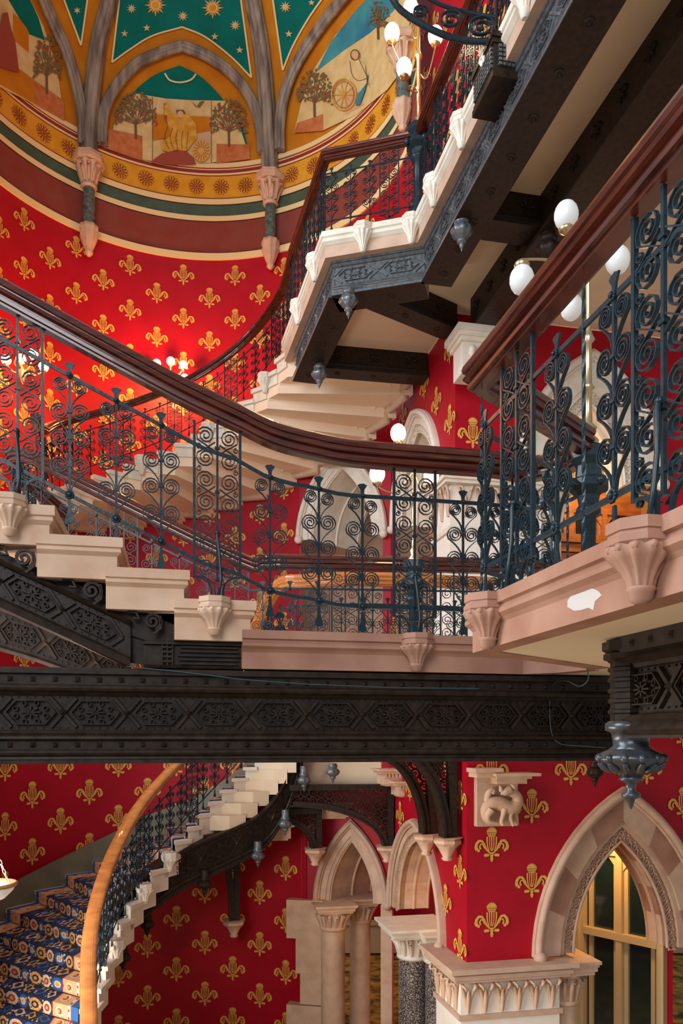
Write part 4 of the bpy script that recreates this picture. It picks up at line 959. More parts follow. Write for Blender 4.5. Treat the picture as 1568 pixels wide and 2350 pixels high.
# ------------------------------------------------------------------ front railing: flight, landing, up to the newel
def base_px(pts): return [F(u, (V0-v)/FPX*FY(u), 0) for u, v in pts]
FR = base_px([(-250, 1003), (-120, 1068), (40, 1148), (200, 1229), (350, 1304), (470, 1364)])+[F(540, .745), F(600, .672), F(660, .635), F(720, .617), F(790, FL), F(900, FL), F(1000, FL), F(1130, FL), Vector((1.1, 4.64, FL)), Vector((1.29, 4.50, FL)), Vector((1.34, 4.30, FL))]
FRS = catmull(FR, 5); FP_ = Path(FRS)
items = [(FP_.at_u(u), k) for u, k in ((-60, 'b'), (-160, 'b'), (40, 'p'), (160, 'b'), (267, 'b'), (370, 'b'), (499, 'p'), (620, 'b'), (732, 'b'), (832, 'b'), (952, 'p'), (1063, 'b'), (1150, 'b'), (1225, 'p'))]
def fr_h(u): return 0
t = thing('balustrade', 'wrought iron scroll balustrade with mahogany handrail along the front flight and landing', 'balustrade', F(600, FL))
RL = [Vector((*q.xy, q.z)) for q in FRS]
RL = [p.copy() for p in FRS]
for _ in range(14):
    zs_ = [p.z for p in RL]
    for i in range(1, len(RL)-1): RL[i].z = (zs_[i-1]+2*zs_[i]+zs_[i+1])/4
handrail(t, RL, .945, 1.0)
for nm, hh in (('upper_bar', .782), ('lower_bar', .164)):
    mb = MB(); mb.sweep([p+Vector((0, 0, hh)) for p in FP_.sub(0, FP_.L, .08)], [(-.005, -.010), (.006, -.010), (.006, .010), (-.005, .010)]); obj(nm, mb, 'rail_iron', t)
for s_, k in items:
    if s_ is None: continue
    p, d = FP_.at(s_); q = p.copy()
    inst({'b': BAL, 'p': PAN}[k], t, q, math.atan2(d.y, d.x), 1, 1, 1)
# right-hand railing
RP_ = [Vector((1.30, 4.22, FL)), Vector((.615, 3.47, FL))]+[Vector((*XR(Y).xy, FL)) for Y in (3.3, 2.6, 1.9, 1.2)]
DP = Path(RP_); 
items = [(.18, 't'), (.36, 'b'), (.58, 'b', .9), (.84, 't'), (1.005, 't')]
Ls = DP.s[2]
for u, k, wf in ((1116, 'b', .85), (1187, 'p', 1.15), (1279, 'b', 1), (1340, 't', 1), (1411, 'b', 1), (1524, 'p', 1.15)):
    Y = 1.358/((u-U0)/FPX+S); items.append((Ls+(3.3-Y)*N_, k, wf))
balustrade('balustrade', 'wrought iron scroll balustrade of the balcony running towards the viewer on the right', RP_, items, True, .955, ks=1.0)
# newel post with brass lamp standard
def newel(label, c, z0, h, r=.055):
    t = thing('newel_post', label, 'newel post', (c[0], c[1], z0)); m = MB()
    m.lathe((c[0], c[1], z0), [(r*1.5, 0), (r*1.5, .04), (r*1.1, .06), (r*1.3, .1), (r*.8, .16), (r*1.0, .2), (r*.7, .24), (r*.72, h*.62), (r*1.2, h*.64), (r*1.2, h*.67), (r*.9, h*.69)], 24, lobes=8, amp=.05)
    obj('shaft', m, 'rail_iron', t); m = MB()
    m.lathe((c[0], c[1], z0), [(r*.9, h*.68), (r*1.1, h*.74), (r*1.9, h*.78), (r*1.9, h*.82), (r*1.3, h*.84), (r*1.2, h*.9), (r*1.7, h*.94), (r*1.7, h)], 8, smooth=False, rot=.3)
    for k in range(4):
        a = k*PI/2+.4; m.sphere((c[0]+math.cos(a)*r*1.9, c[1]+math.sin(a)*r*1.9, z0+h*.8), r*.5, n=8)
    obj('capital', m, 'rail_iron', t); return t
def lamp(label, c, z0, H, globes, mg='globe', r=.07, col='brass', stemr=.014, light=None):
    t = thing('lamp_standard', label, 'lamp', (c[0], c[1], z0)); m = MB(); c = Vector((c[0], c[1], z0)); s = stemr/.014
    m.lathe(c, [(.05*s, 0), (.055*s, .02), (.03*s, .05), (.045*s, .09), (.02*s, .12), (.018*s, H*.3), (.034*s, H*.31), (.018*s, H*.33), (.017*s, H*.55), (.035*s, H*.57), (.022*s, H*.6), (.014*s, H*.63), (.014*s, H*.9), (.03*s, H*.93), (.012*s, H*.97), (.01*s, H)], 18)
    obj('stem', m, col, t)
    for (g, arm0) in globes:
        g = Vector(g); m = MB(); dn = arm0 < 0; arm0 = abs(arm0); k = -1 if dn else 1; base = g-Vector((0, 0, r*1.08*k))
        a = c+Vector((0, 0, arm0)); mid = Vector(((a.x+base.x)/2, (a.y+base.y)/2, (max(a.z, base.z)+.05) if dn else min(a.z, base.z)-.06))
        m.tube(catmull([a, mid, base-Vector((0, 0, .035*k)), base], 6), .007*s, 6); m.lathe(base-Vector((0, 0, .02*k)), [(.008, -.02*k), (r*.55, 0), (r*.65, .015*k), (r*.5, .03*k)], 14)
        m.flatbar(spiral(0, 0, .03*s, .006, 1.5, 0, 1, 14), .004, .006, lambda x, y, z: mid+Vector((x, y, z+(.03 if not dn else -.03)))); ar = obj('arm', m, col, t)
        m = MB(); m.sphere(g, r, n=20, sz=1.18); obj('glass_globe', m, mg, ar)
    return t
newel('dark iron newel post where the landing railings meet on the right', (1.345, 4.27), FL, 1.0)
NC = (1.345, 4.27)
lamp('brass lamp standard with four pale globes standing on the right-hand newel', NC, 1.61, 1.0, [(P(1300, 494, 4.27), 1.0), (P(1198, 642, 4.2), -.92), (P(1418, 597, 4.3), -.92), (P(1312, 705, 4.7), -.85)], 'globe_dim', .066)
# ------------------------------------------------------------------ upper landing (second floor)
UF = 6.6
def E3(Y, off=0): return Vector((.97+S*(9.9-Y)+off, Y, 0))
UE = [Vector((-.93, 13.0, UF)), Vector((-.20, 10.22, UF)), Vector((.97, 9.9, UF)), Vector((E3(4.6).x, 4.6, UF))]
t = thing('stone_landing', 'pale stone edge of the upper landing above the carved iron girder', 'landing', (.2, 10, 6.3))
m = MB(); m.sweep(UE, [(0, 0), (.07, 0), (.07, -.07), (.045, -.08), (.06, -.10), (.06, -.13), (.02, -.16), (.0, -.17), (0, -.31), (-.1, -.31), (-.1, 0)], mis=[0]*11); obj('moulded_edge', m, 'white_stone', t)
m = MB(); m.sweep(UE, [(.004, -.17), (.012, -.17), (.012, -.315), (-.1, -.315)], closed=False); obj('stone_fascia', m, 'brown_stone', t)
pu = Path(UE)
for u in (690, 729, 835, 946): 
    s_ = pu.at_u(u); p, d = pu.at(s_); corbel(t, p+Vector((d.y, -d.x, 0))*.04, d, .1, .20, .34, 'white_stone')
for Y in (9.2, 8.3, 7.5, 6.8): corbel(t, E3(Y, -.04)+Vector((0, 0, UF)), D1, .1, .20, .34, 'white_stone')
def inset(pts, o): # shift polyline to its left by o
    out = []
    for i, p in enumerate(pts):
        d0 = (p-pts[i-1]) if i else (pts[1]-p); d1 = (pts[i+1]-p) if i < len(pts)-1 else d0
        d0 = d0.normalized(); d1 = d1.normalized(); n0, n1 = Vector((-d0.y, d0.x, 0)), Vector((-d1.y, d1.x, 0)); r = (n0+n1).normalized(); out.append(p+r*o/r.dot(n0))
    return out
GE = inset(UE, .10); GE[0] = GE[0].lerp(GE[1], .12)
zb = -.78
prof = [(.02, -.31), (.02, -.34), (.0, -.345), (.0, -.36), (.02, -.37), (.0, -.385), (-.02, -.39), (-.02, -.62), (0, -.625), (.015, -.64), (0, -.655), (.02, -.665), (.035, -.68), (.02, -.695), (.04, -.705), (.05, -.72), (.035, -.735), (.05, -.75), (.05, zb)]
for a_, b_, lab in ((0, 1, 'carved iron girder under the upper landing, the stretch receding at its left end'), (1, 2, 'carved iron girder under the upper landing, the short stretch facing the viewer'), (2, 3, 'long carved iron girder under the upper landing, running up to the top edge')):
    P_ = [GE[a_], GE[b_]]; L = (P_[1]-P_[0]).length
    girder('iron_girder', lab, P_, -.31, zb, (-.61, -.40, -.018), prof, 'iron_lit', pitch=.5, side=1, depth=.36)
    m = MB(); d = (P_[1]-P_[0]).normalized(); n = Vector((-d.y, d.x, 0))
# pendants
def pendant(label, c, s=1.0, mi='iron_lit', long=0):
    t = thing('hanging_finial', label, 'finial', c, 'iron finials hanging below the stairs'); m = MB()
    m.lathe(c, [(.07*s, long), (.07*s, -.02*s), (.09*s, -.04*s), (.085*s, -.07*s), (.06*s, -.09*s)], 16)
    m.lathe(c, [(.06*s, -.08*s), (.11*s, -.12*s), (.125*s, -.16*s), (.10*s, -.20*s), (.06*s, -.23*s), (.04*s, -.25*s)], 32, lobes=8, amp=.07)
    m.lathe(c, [(.04*s, -.24*s), (.055*s, -.26*s), (.05*s, -.28*s), (.025*s, -.29*s), (.03*s, -.32*s), (.015*s, -.34*s), (.004*s, -.38*s)], 14); obj('finial', m, mi, t); return t
pendant('hanging iron finial at the far left end of the upper girder', P(733, 836, 12.1), 1.0)
pendant('hanging iron finial at the left corner of the upper girder', P(800, 664, 10.1), 1.0)
pendant('hanging iron finial beside the cross beam, rightmost of the three under the upper girder', P(1060, 500, 8.8), 1.0)
pendant('dark iron finial between the two lamp globes, partly behind the near handrail', P(1258, 538, 8.9), 1.2, 'iron')
# ceiling beams
def beam(label, a, b, z0, z1, w_, offs=.0, ends=True, studs=True):
    a, b = Vector((a[0], a[1], 0)), Vector((b[0], b[1], 0)); c = (a+b)/2; h = z1-z0
    t = thing('ceiling_beam', label, 'beam', (c.x, c.y, z0)); m = MB(); q = w_/2
    m.sweep([a, b], [(-q, z0), (q, z0), (q, z0+.03), (q-.03, z0+.04), (q-.02, z0+.06), (q-.04, z0+.075), (q-.03, z0+.1), (q-.06, z0+.11), (q-.06, z1), (-q+.06, z1), (-q+.06, z0+.11), (-q+.03, z0+.1), (-q+.04, z0+.075), (-q+.02, z0+.06), (-q+.03, z0+.04), (-q, z0+.03)])
    obj('timber', m, 'iron', t); m = MB(); d = (b-a).normalized(); L = (b-a).length; n = Vector((d.y, -d.x, 0)); k = max(2, int(L/.45))
    for i in range(k):
        p = a+d*(i+.5)*L/k
        m.lathe(p+Vector((0, 0, z0-.012)), [(.05, .012), (.05, .004), (.035, 0), (.035, .008), (.015, .006), (.012, -.008)], 12)
        for sg in (1, -1):
            for j in range(6):
                an = j*PI/3; e = d*math.cos(an)*.07*1.3+Vector((0, 0, math.sin(an)*.07)); m.tube([p+n*sg*(q-.055)+Vector((0, 0, (z0+.11+z1)/2)), p+n*sg*(q-.055)+e+Vector((0, 0, (z0+.11+z1)/2))], [.012, .022], 5)
    obj('carved_bosses', m, 'iron', t)
    return t
beam('dark carved cross beam between the upper girder and the long beam, nearest of the three', (1.36, 8.95), (2.35, 9.16), 5.87, 6.27, .36)
beam('dark carved diagonal beam running from the corner of the upper girder to the stone capital', (.16, 10.32), (1.60, 11.36), 5.87, 6.27, .34)
beam('dark carved beam above the pale stair soffit, lowest of the three cross beams', (-.36, 12.5), (1.38, 12.8), 5.87, 6.27, .34)
def LB(Y, o): return (4.155-S*Y+o, Y)
beam('very wide dark longitudinal ceiling beam behind the near handrail at the upper right', LB(11.2, .36), LB(3.2, .36), 5.75, 6.29, .72)
# girder soffit plate with bolts
m = MB()
# plaster ceilings
ceil = [(-.62, 12.6), (.05, 10.35), (1.12, 10.05), (1.12+S*5.6, 4.4), (9, 4.4), (9, 14.5), (1.6, 14.2), (.8, 13.9)]
m = MB(); polyprism(m, ceil, 6.27, 6.5); struct('ceiling_upper', m, 'plaster')
# wall above the upper landing
PW = Plane((4.15-S*13.4, 13.4, 0), -D1, 1); m = MB(); m.add([PW(0, 6.55), PW(10, 6.55), PW(10, 14), PW(0, 14)], [(0, 1, 2, 3)]); motifs(m, PW, .4, 8, 1.04, .9, (0, 10), (6.7, 13.5), .45, 1); struct('wall_upper_right', m, ['red', 'gold'])
# ------------------------------------------------------------------ curved flight up to the upper landing
N_ST = 18; RI = 1.93
AI = lambda i: 31+8.9*i
zt_ = lambda i: UF-.1667*(i+1)
def cpt(a, r, z): return Vector((CU.x+r*math.cos(R_(a)), CU.y+r*math.sin(R_(a)), z))
def rout(a): return 3.98 if a < 55 else 3.74
def aout(a): return a-20 if a < 120 else a-20*max(0, (180-a)/60)
t = thing('stone_staircase', 'curved cream stone flight with stepped underside climbing to the upper landing', 'staircase', (-2.5, 12, 3.5))
for i in range(N_ST):
    a0, a1 = AI(i), AI(i+1); zt0 = zt_(i); m = MB()
    inn = [cpt(a0+(a1-a0)*k/3, RI, 0) for k in range(4)]; o0, o1 = aout(a0-1), aout(a1+1); out = [cpt(o0+(o1-o0)*k/4, rout(o0+(o1-o0)*k/4), 0) for k in range(5)]
    polyprism(m, inn+out[::-1], zt0-.38, zt0-.05)
    inn = [cpt(a0+(a1-a0)*k/3-.3, RI-.05, 0) for k in range(4)]
    polyprism(m, inn+out[::-1], zt0-.05, zt0)
    # rounded lower arris that catches the light
    A = [cpt(a1, RI+.02, zt0-.38), cpt((a1+o1)/2, (RI+rout(o1))/2, zt0-.38), cpt(o1, rout(o1)-.35, zt0-.38)]
    m.tube(A, .045, 8); obj('step', m, 'soffit', t)
    m = MB(); m.box(cpt((a0+a1)/2, RI-.03, zt0-.03), cpt((a0+a1)/2+90, .17, 0)-CU, cpt((a0+a1)/2, .05, 0)-CU, (0, 0, .035)); m.box(cpt((a0+a1)/2, RI-.0, zt0-.14), cpt((a0+a1)/2+90, .15, 0)-CU, cpt((a0+a1)/2, .035, 0)-CU, (0, 0, .08)); obj('step_end', m, 'white_stone', t)
m = MB(); pts = []
for i in range(N_ST):
    for a_ in (AI(i), AI(i+1)): o_ = aout(a_); pts.append(cpt(o_, min(rout(o_), 3.9)-.05, zt_(i)-.40))
m.tube(pts, .085, 6); obj('wall_moulding', m, 'stone', t)
for i in (2, 6, 10): corbel(t, cpt(AI(i), RI-.06, zt_(i-1)+.02), Vector((1, 0, 0)), .1, .2, .32, 'white_stone')
pz = lambda a: UF-.1667*(a-31)/8.9
ARC = [cpt(a, RI-.02, pz(a)) for a in [31+ (AI(N_ST)-31)*k/40 for k in range(41)]]
last = ARC[-1]
UR = [E3(9.9)*0+Vector((.97, 9.9, UF)), Vector((-.20, 10.22, UF))]+[Vector((-.93, 13.0, UF)).lerp(Vector((-.20, 10.22, UF)), q) for q in (.55, .2)]+[Vector((-.86, 12.75, UF))]
UR = inset([Vector((-.90, 12.75, UF)), Vector((-.20, 10.22, UF)), Vector((.97, 9.9, UF))], -.0)[::-1]
URL = UR[:2]+[Vector((-.76, 12.25, UF)), Vector((-.87, 12.8, UF-.0))]+ARC[1:]+[last+Vector((.02, -.35, -.08)), last+Vector((.14, -.7, -.1))]
pq = Path(URL); items = []
s_ = .12; k = 0
seq = 'bpbbbpbbbpbbbb'
n_ = 0
while s_ < pq.L-.2:
    kd = 'p' if n_ % 4 == 1 else 'b'; items.append((s_, kd)); s_ += .255; n_ += 1
balustrade('balustrade', 'dark scroll balustrade sweeping from the upper landing down the curved flight', URL, items, False, .95)
E3P = [Vector((.97, 9.9, UF)), Vector((*E3(4.6).xy, UF))]; items = [(.25+.255*i, 'p' if i % 4 == 2 else 'b') for i in range(19)]
balustrade('balustrade', 'bluish scroll balustrade of the upper landing running up to the top edge', E3P, items, False, .95)
newel('dark iron newel at the corner of the upper landing balustrade', (.97, 9.88), UF, 1.12, .085)
NU = (.97, 9.88)
def uplamp(u, v, Y): return P(u, v, Y)
lamp('brass lamp standard with glowing globes on the upper landing newel', NU, UF+1.12, 1.55, [(P(900, 76, 9.8), .75), (P(928, 156, 9.6), .45), (P(1000, 82, 9.9), .7), (P(943, 20, 9.9), 1.2)], 'globe', .095, stemr=.022)
point('lamp_light_upper_landing', (.75, 9.5, 8.6), 45, (1, .72, .36), .12)
# lattice box and wrought iron bracket on the upper girder
c = Vector((1.56, 7.52, 0)); t = thing('lattice_box', 'dark iron box with pierced lattice sides fixed to the upper girder', 'bracket box', (c.x, c.y, 6.0))
ax, ay = D2*.22, D1*.25; z0_, z1_ = 6.13, 6.52
m = MB(); m.box(c+Vector((0, 0, (z0_+z1_)/2+.01)), ax*.93, ay*.95, (0, 0, (z1_-z0_)/2-.01)); 
for z, h_, k in ((z1_, .025, 1.06), (z1_-.05, .02, 1.0), (z0_+.03, .03, 1.02), (z0_+.08, .015, .98)): m.box(c+Vector((0, 0, z)), ax*k, ay*k, (0, 0, h_))
obj('box', m, 'iron', t); m = MB()
for i in range(8):
    for j in range(5):
        for (nn, tt, hw) in ((-D1, D2, .17), (-D2, D1, .22)):
            p = c+nn*(.245 if nn == -D1 else .212)+tt*hw*(i-3.5)/4+Vector((0, 0, z0_+.105+(z1_-z0_-.185)*(j+.5)/5)); m.box(p, tt*hw/11, nn*.016, (0, 0, .013))
obj('lattice', m, 'iron_lit', t)
t = thing('scroll_bracket', 'curved wrought iron bracket with scrolls reaching left from the lattice box', 'bracket', P(1120, 95, 7.4)); m = MB()
q = catmull([P(1130, 96, 7.4), P(1060, 92, 7.4), P(1000, 72, 7.35), (P(940, 38, 7.3)), P(905, 5, 7.25), P(885, -50, 7.2)], 6); m.tube(q, .028, 8)
q = catmull([P(1140, 40, 7.4), P(1080, 30, 7.4), P(1010, 10, 7.35), P(960, -20, 7.3)], 6); m.tube(q, .018, 6)
m.tube([P(1140, 0, 7.4), P(1138, 98, 7.4)], .02, 6); obj('arm', m, 'rail_iron', t); m = MB()
for u, v, r in ((1105, 62, .12), (1035, 45, .10), (965, 27, .06)):
    g = P(u, v, 7.38); m.flatbar(spiral(0, 0, r, .02, 1.9, 0, 1, 30), .014, .03, lambda x, y, z: g+Vector((x*1.2, y, z*.9)))
obj('scrolls', m, 'rail_iron', t)
# stone capital on the pilaster under the long beam
t = thing('pilaster_capital', 'pale stone capital with a carved relief under the wide longitudinal beam', 'capital', (1.95, 11.3, 4.9))
m = MB(); kc = Vector((1.83, 11.1, 0))
for z0_, z1_, k in ((5.66, 5.75, .29), (5.60, 5.66, .26), (5.54, 5.60, .23), (5.12, 5.54, .19)): m.box(kc+Vector((0, 0, (z0_+z1_)/2)), D2*k, D1*k, (0, 0, (z1_-z0_)/2))
obj('block', m, 'pale_stone', t); m = MB()
for k in range(9): m.sphere(kc-D1*.19+D2*(.10*math.cos(k*2.1))+Vector((0, 0, 5.33+.12*math.sin(k*1.7))), .05, n=8)
obj('relief', m, 'pale_stone', t)

# ------------------------------------------------------------------ far railings on the first floor
FRP = [Vector((-3.22, 9.2, 1.62)), Vector((-3.2, 8.0, 1.62)), Vector((-3.1, 7.4, 1.62)), Vector((-2.9, 7.14, 1.58)), Vector((-2.6, 7.08, 1.44)), Vector((-.95, 7.08, .63)), Vector((-.7, 7.08, FL)), Vector((-.3, 7.08, FL)), Vector((2.2, 7.3, FL))]
FRP = catmull(FRP, 4); pq = Path(FRP); items = []; s_ = .1; n_ = 0
while s_ < pq.L-.1: items.append((s_, 'p' if n_ % 4 == 0 else 'b')); s_ += .25; n_ += 1
balustrade('balustrade', 'scroll balustrade on the far side of the front flight, seen through the near one', FRP, items, False, .95)
m = MB(); 
BRP = [Vector((-1.7, 9.9, -.45)), Vector((-1.05, 9.1, .15)), Vector((-.68, 8.25, .56)), Vector((-.35, 8.0, FL)), Vector((.3, 8.0, FL+.02)), Vector((1.6, 8.25, FL+.02))]
BRP = catmull(BRP, 4); pq = Path(BRP); items = [(.1+.24*i, 'p' if i % 4 == 2 else 'b') for i in range(int((pq.L-.1)/.24))]
balustrade('balustrade', 'furthest scroll balustrade at the stairwell edge with a lighter orange handrail', BRP, items, False, .97, mrail='oak')
newel('dark iron newel post of the far railing under the candelabra', (.64, 6.95), FL, 1.0, .06)
lamp('brass candelabra with white globes standing on the far railing newel', (.64, 6.95), FL+1.0, 1.0, [(P(914, 994, 6.9), 1.0), (P(866, 1088, 6.8), .8), (P(990, 1092, 6.9), .8)], 'globe', .068)
point('lamp_light_candelabra', (.6, 6.6, 2.6), 14, (1, .78, .45), .1)
# wall sconces
def sconce(label, u, v, Y, gl, r=.085, power=60):
    c = P(u, v, Y); t = thing('wall_sconce', label, 'wall lamp', c); m = MB()
    m.sphere(c+Vector((0, .12, 0)), .09, n=12); m.tube([c+Vector((0, .2, 0)), c], .03, 8); m.lathe(c-Vector((0, 0, .2)), [(.004, -.05), (.03, 0), (.05, .08), (.09, .16), (.06, .2), (.02, .26)], 16); obj('bracket', m, 'brass', t)
    for (gu, gv) in gl:
        g = P(gu, gv, Y-.1); m = MB(); m.tube(catmull([c, (c+g)/2-Vector((0, 0, .12)), g-Vector((0, 0, r))], 5), .014, 6); m.lathe(g-Vector((0, 0, r)), [(.02, -.03), (.05, 0), (.04, .03)], 10); a = obj('arm', m, 'brass', t)
        m = MB(); m.sphere(g, r, n=16); obj('glass_globe', m, 'globe', a)
    point('sconce_light', P(u, v-20, Y-.45), power, (1, .50, .15), .1)
sconce('brass wall sconce with four glowing globes on the red curved wall in the centre left', 390, 862, 15.4, [(360, 834), (392, 829), (421, 838), (424, 868)], .082, 130)
sconce('brass wall sconce with glowing globes behind the front railing at the left edge', 52, 850, 13.6, [(14, 826), (48, 824), (76, 812), (100, 842)], .085, 110)

# ------------------------------------------------------------------ lower curved flight with runner
def interp(tab, z):
    for (z0, p), (z1, q) in zip(tab[:-1], tab[1:]):
        if z1 <= z <= z0: k = (z-z0)/(z1-z0); return Vector((p[0]+(q[0]-p[0])*k, p[1]+(q[1]-p[1])*k, z))
    z0, p = tab[0] if z > tab[0][0] else tab[-1]; return Vector((p[0], p[1], z))
IT = [(.7, (-.5, 11.9)), (.1, (-1.05, 12.0)), (-.43, (-1.49, 11.95)), (-.85, (-1.9, 11.6)), (-1.4, (-2.3, 10.9)), (-1.85, (-2.58, 10.2)), (-2.3, (-2.70, 9.4)), (-2.9, (-2.68, 8.4)), (-3.4, (-2.45, 7.6)), (-4.4, (-2.0, 6.2))]
OT = [(.7, (-.1, 12.4)), (.1, (-.7, 12.75)), (-.43, (-1.3, 13.0)), (-.85, (-1.8, 13.08)), (-1.1, (-2.2, 13.1)), (-1.3, (-2.6, 13.08)), (-1.49, (-3.15, 12.93)), (-1.85, (-3.85, 12.57)), (-2.1, (-4.35, 12.1)), (-2.35, (-4.8, 11.4)), (-2.75, (-5.12, 10.3)), (-3.4, (-5.2, 8.8)), (-4.4, (-5.2, 6.8))]
t = thing('stone_staircase', 'curved lower stone flight under a patterned carpet runner, bottom left', 'staircase', (-3, 10, -4.4))
cp = MB(); CM = ['carpet_navy', 'carpet_gold', 'carpet_cream', 'carpet_red', 'carpet_blue', 'carpet_peach']; rods = []
rise = .1667
for i in range(29):
    z = .6-rise*i
    a, b = interp(IT, z), interp(OT, z); a2, b2 = interp(IT, z+rise), interp(OT, z+rise); m = MB()
    for p in (a, b, a2, b2): p.z = 0
    ext = (a2-a); dirn = (b-a).normalized(); a2x, b2x = a2+(a2-a)*.35, b2+(b2-b)*.35
    nrm = (a-a2).normalized()
    polyprism(m, [a, a2x, b2x, b], z-.30, z-.05); polyprism(m, [a+nrm*.025-dirn*.05, a2x-dirn*.05, b2x, b+nrm*.025], z-.05, z); obj('step', m, 'pale_stone', t)
    if -1.0 < z < .4:
        m = MB(); e = Vector((.36, -.02, 0)); polyprism(m, [a, a2+ (a2-a)*.1, a2+e, a+e*.8], z-.42, z-.2); obj('soffit_block', m, 'plaster', t)
    # runner
    W = (b-a).length; w0, w1 = .17, W-.16
    n_ = Vector((dirn.y, -dirn.x, 0)); n_ = n_ if n_.dot(nrm) > 0 else -n_
    def g(w_, q, o=0, a=a, b=b, a2=a2, b2=b2, z=z, W=W, n_=n_):      # q 0..1 riser, 1..2 tread
        k = w_/W; f_ = a.lerp(b, k); r_ = a2.lerp(b2, k)
        if q <= 1: return f_+n_*(.032+o)+Vector((0, 0, z-rise+rise*q+.012))
        return (f_+n_*.032).lerp(r_, q-1)+Vector((0, 0, z+.012+o))
    def strip(x0, x1, mi, q0=0, q1=2, o=0):
        qs = [q0]+[q for q in (1,) if q0 < q < q1]+[q1]; k = max(1, int((x1-x0)/.4))
        for j in range(k):
            xa, xb = x0+(x1-x0)*j/k, x0+(x1-x0)*(j+1)/k
            for qa, qb in zip(qs[:-1], qs[1:]): cp.add([g(xa, qa, o), g(xb, qa, o), g(xb, qb, o), g(xa, qb, o)], [(0, 1, 2, 3)], mi)
    def blob(cx, cq, rx, rq, mi, o=.004, n=8):
        if cq-rq < 1 < cq+rq: rq = min(rq, abs(cq-1)+.02)
        if rq > .03: cp.add([g(cx+rx*math.cos(2*PI*j/n), max(0, min(2, cq+rq*math.sin(2*PI*j/n))), o) for j in range(n)], [tuple(range(n))], mi)
    strip(w0, w1, 0)
    for s0_, sg in ((w0, 1), (w1, -1)):
        st_ = lambda x0, x1, mi, o: strip(min(s0_+sg*x0, s0_+sg*x1), max(s0_+sg*x0, s0_+sg*x1), mi, 0, 2, o)
        st_(0, .11, 4, .002); st_(.11, .19, 3, .002); st_(.12, .18, 2, .004)
        for j in range(4): blob(s0_+sg*.15, .2+.5*j, .016, .12, 3, .006, 4)
        st_(.19, .42, 2 if True else 1, .002); st_(.20, .41, 5, .003)
        for j in range(2): blob(s0_+sg*.305, .5+j, .075, .36, 2, .005); blob(s0_+sg*.305, .5+j, .04, .2, 3, .007); blob(s0_+sg*.315, .5+j, .028, .14, 1, .009)
        st_(.42, .435, 3, .004)
    rnd = random.Random(i); x = w0+.52; k = 0
    while x < w1-.5:
        c1 = (2, 1, 4)[(i+k) % 3]; r_ = .115 if (i+k) % 2 == 0 else .075
        blob(x, .5, r_, .46, c1, .003, 12); blob(x, .5, r_*.6, .26, (3, 0, 2)[(i+k) % 3], .005); blob(x, .5, r_*.3, .14, 1, .007)
        blob(x+.03, 1.5, r_*.9, .38, (2, 4, 1)[(i+k) % 3], .003, 4); blob(x+.03, 1.5, r_*.4, .2, 0, .005)
        for _ in range(16): blob(x+.11+rnd.uniform(-.07, .07), rnd.choice((rnd.uniform(.1, .9), rnd.uniform(1.1, 1.9))), rnd.uniform(.01, .022), .09, rnd.choice((1, 2, 2, 2, 4)), .004, 5)
        x += .21; k += 1
    rods.append((g(w0-.09, 0, .014)+Vector((0, 0, .012)), g(w1+.05, 0, .014)+Vector((0, 0, .012))))
o = obj('carpet_runner', cp, CM, None, (-3, 10, -3)); tag(o, 'blue, gold and red patterned carpet runner laid over the lower curved flight', 'carpet')
vis = [(p, q) for p, q in rods if 1700-p.z*1800/p.y < 2352 and 1700-p.z*1800/p.y > 1880]
ORD = ['lowest', 'second', 'third', 'fourth', 'fifth', 'sixth', 'seventh', 'eighth', 'ninth', 'tenth', 'eleventh', 'twelfth', 'thirteenth', 'fourteenth', 'fifteenth', 'sixteenth', 'seventeenth', 'eighteenth']
for i, (p, q) in enumerate(vis[::-1]):
    m = MB(); m.tube([p, q], .009, 8); m.sphere(p, .016, n=8); m.sphere(q, .016, n=8); o = obj('stair_rod', m, 'chrome', None, p); tag(o, 'thin metal stair rod across the carpet runner, '+(ORD[i] if i == 0 else ORD[i]+' up')+' from the bottom of the picture', 'stair rod', 'stair rods of the carpeted flight')
# skirting up the wall and its cap
sk = [interp(OT, z) for z in [.5-.2*k for k in range(25)]]
m = MB(); m.sweep([p+Vector((0, 0, 0)) for p in sk], [(-.0, -.3), (.0, .20), (.02, .22), (.03, .26), (0, .29), (-.04, .29), (-.04, -.3)]); m2 = [(-a_, b_) for a_, b_ in []]
struct('baseboard_stair', m, 'skirting')
LR = [interp(IT, z) for z in [.55-.15*k for k in range(34)]]; LR = catmull([p.copy() for p in LR[::4]], 5)
pq = Path(LR); items = []; s_ = .2; n_ = 0
while s_ < pq.L-.3: items.append((s_, 'p' if n_ % 5 == 2 else 'b')); s_ += .235; n_ += 1
balustrade('balustrade', 'scroll balustrade of the lower carpeted flight with a light polished oak handrail', LR, items, False, .97, mrail='oak', sc=1.05)
for z in (-1.52, -1.85, -2.35): p = interp(IT, z); corbel(t, p+Vector((.03, -.02, .0)), Vector((1, 0, 0)), .1, .17, .27, 'pale_stone')
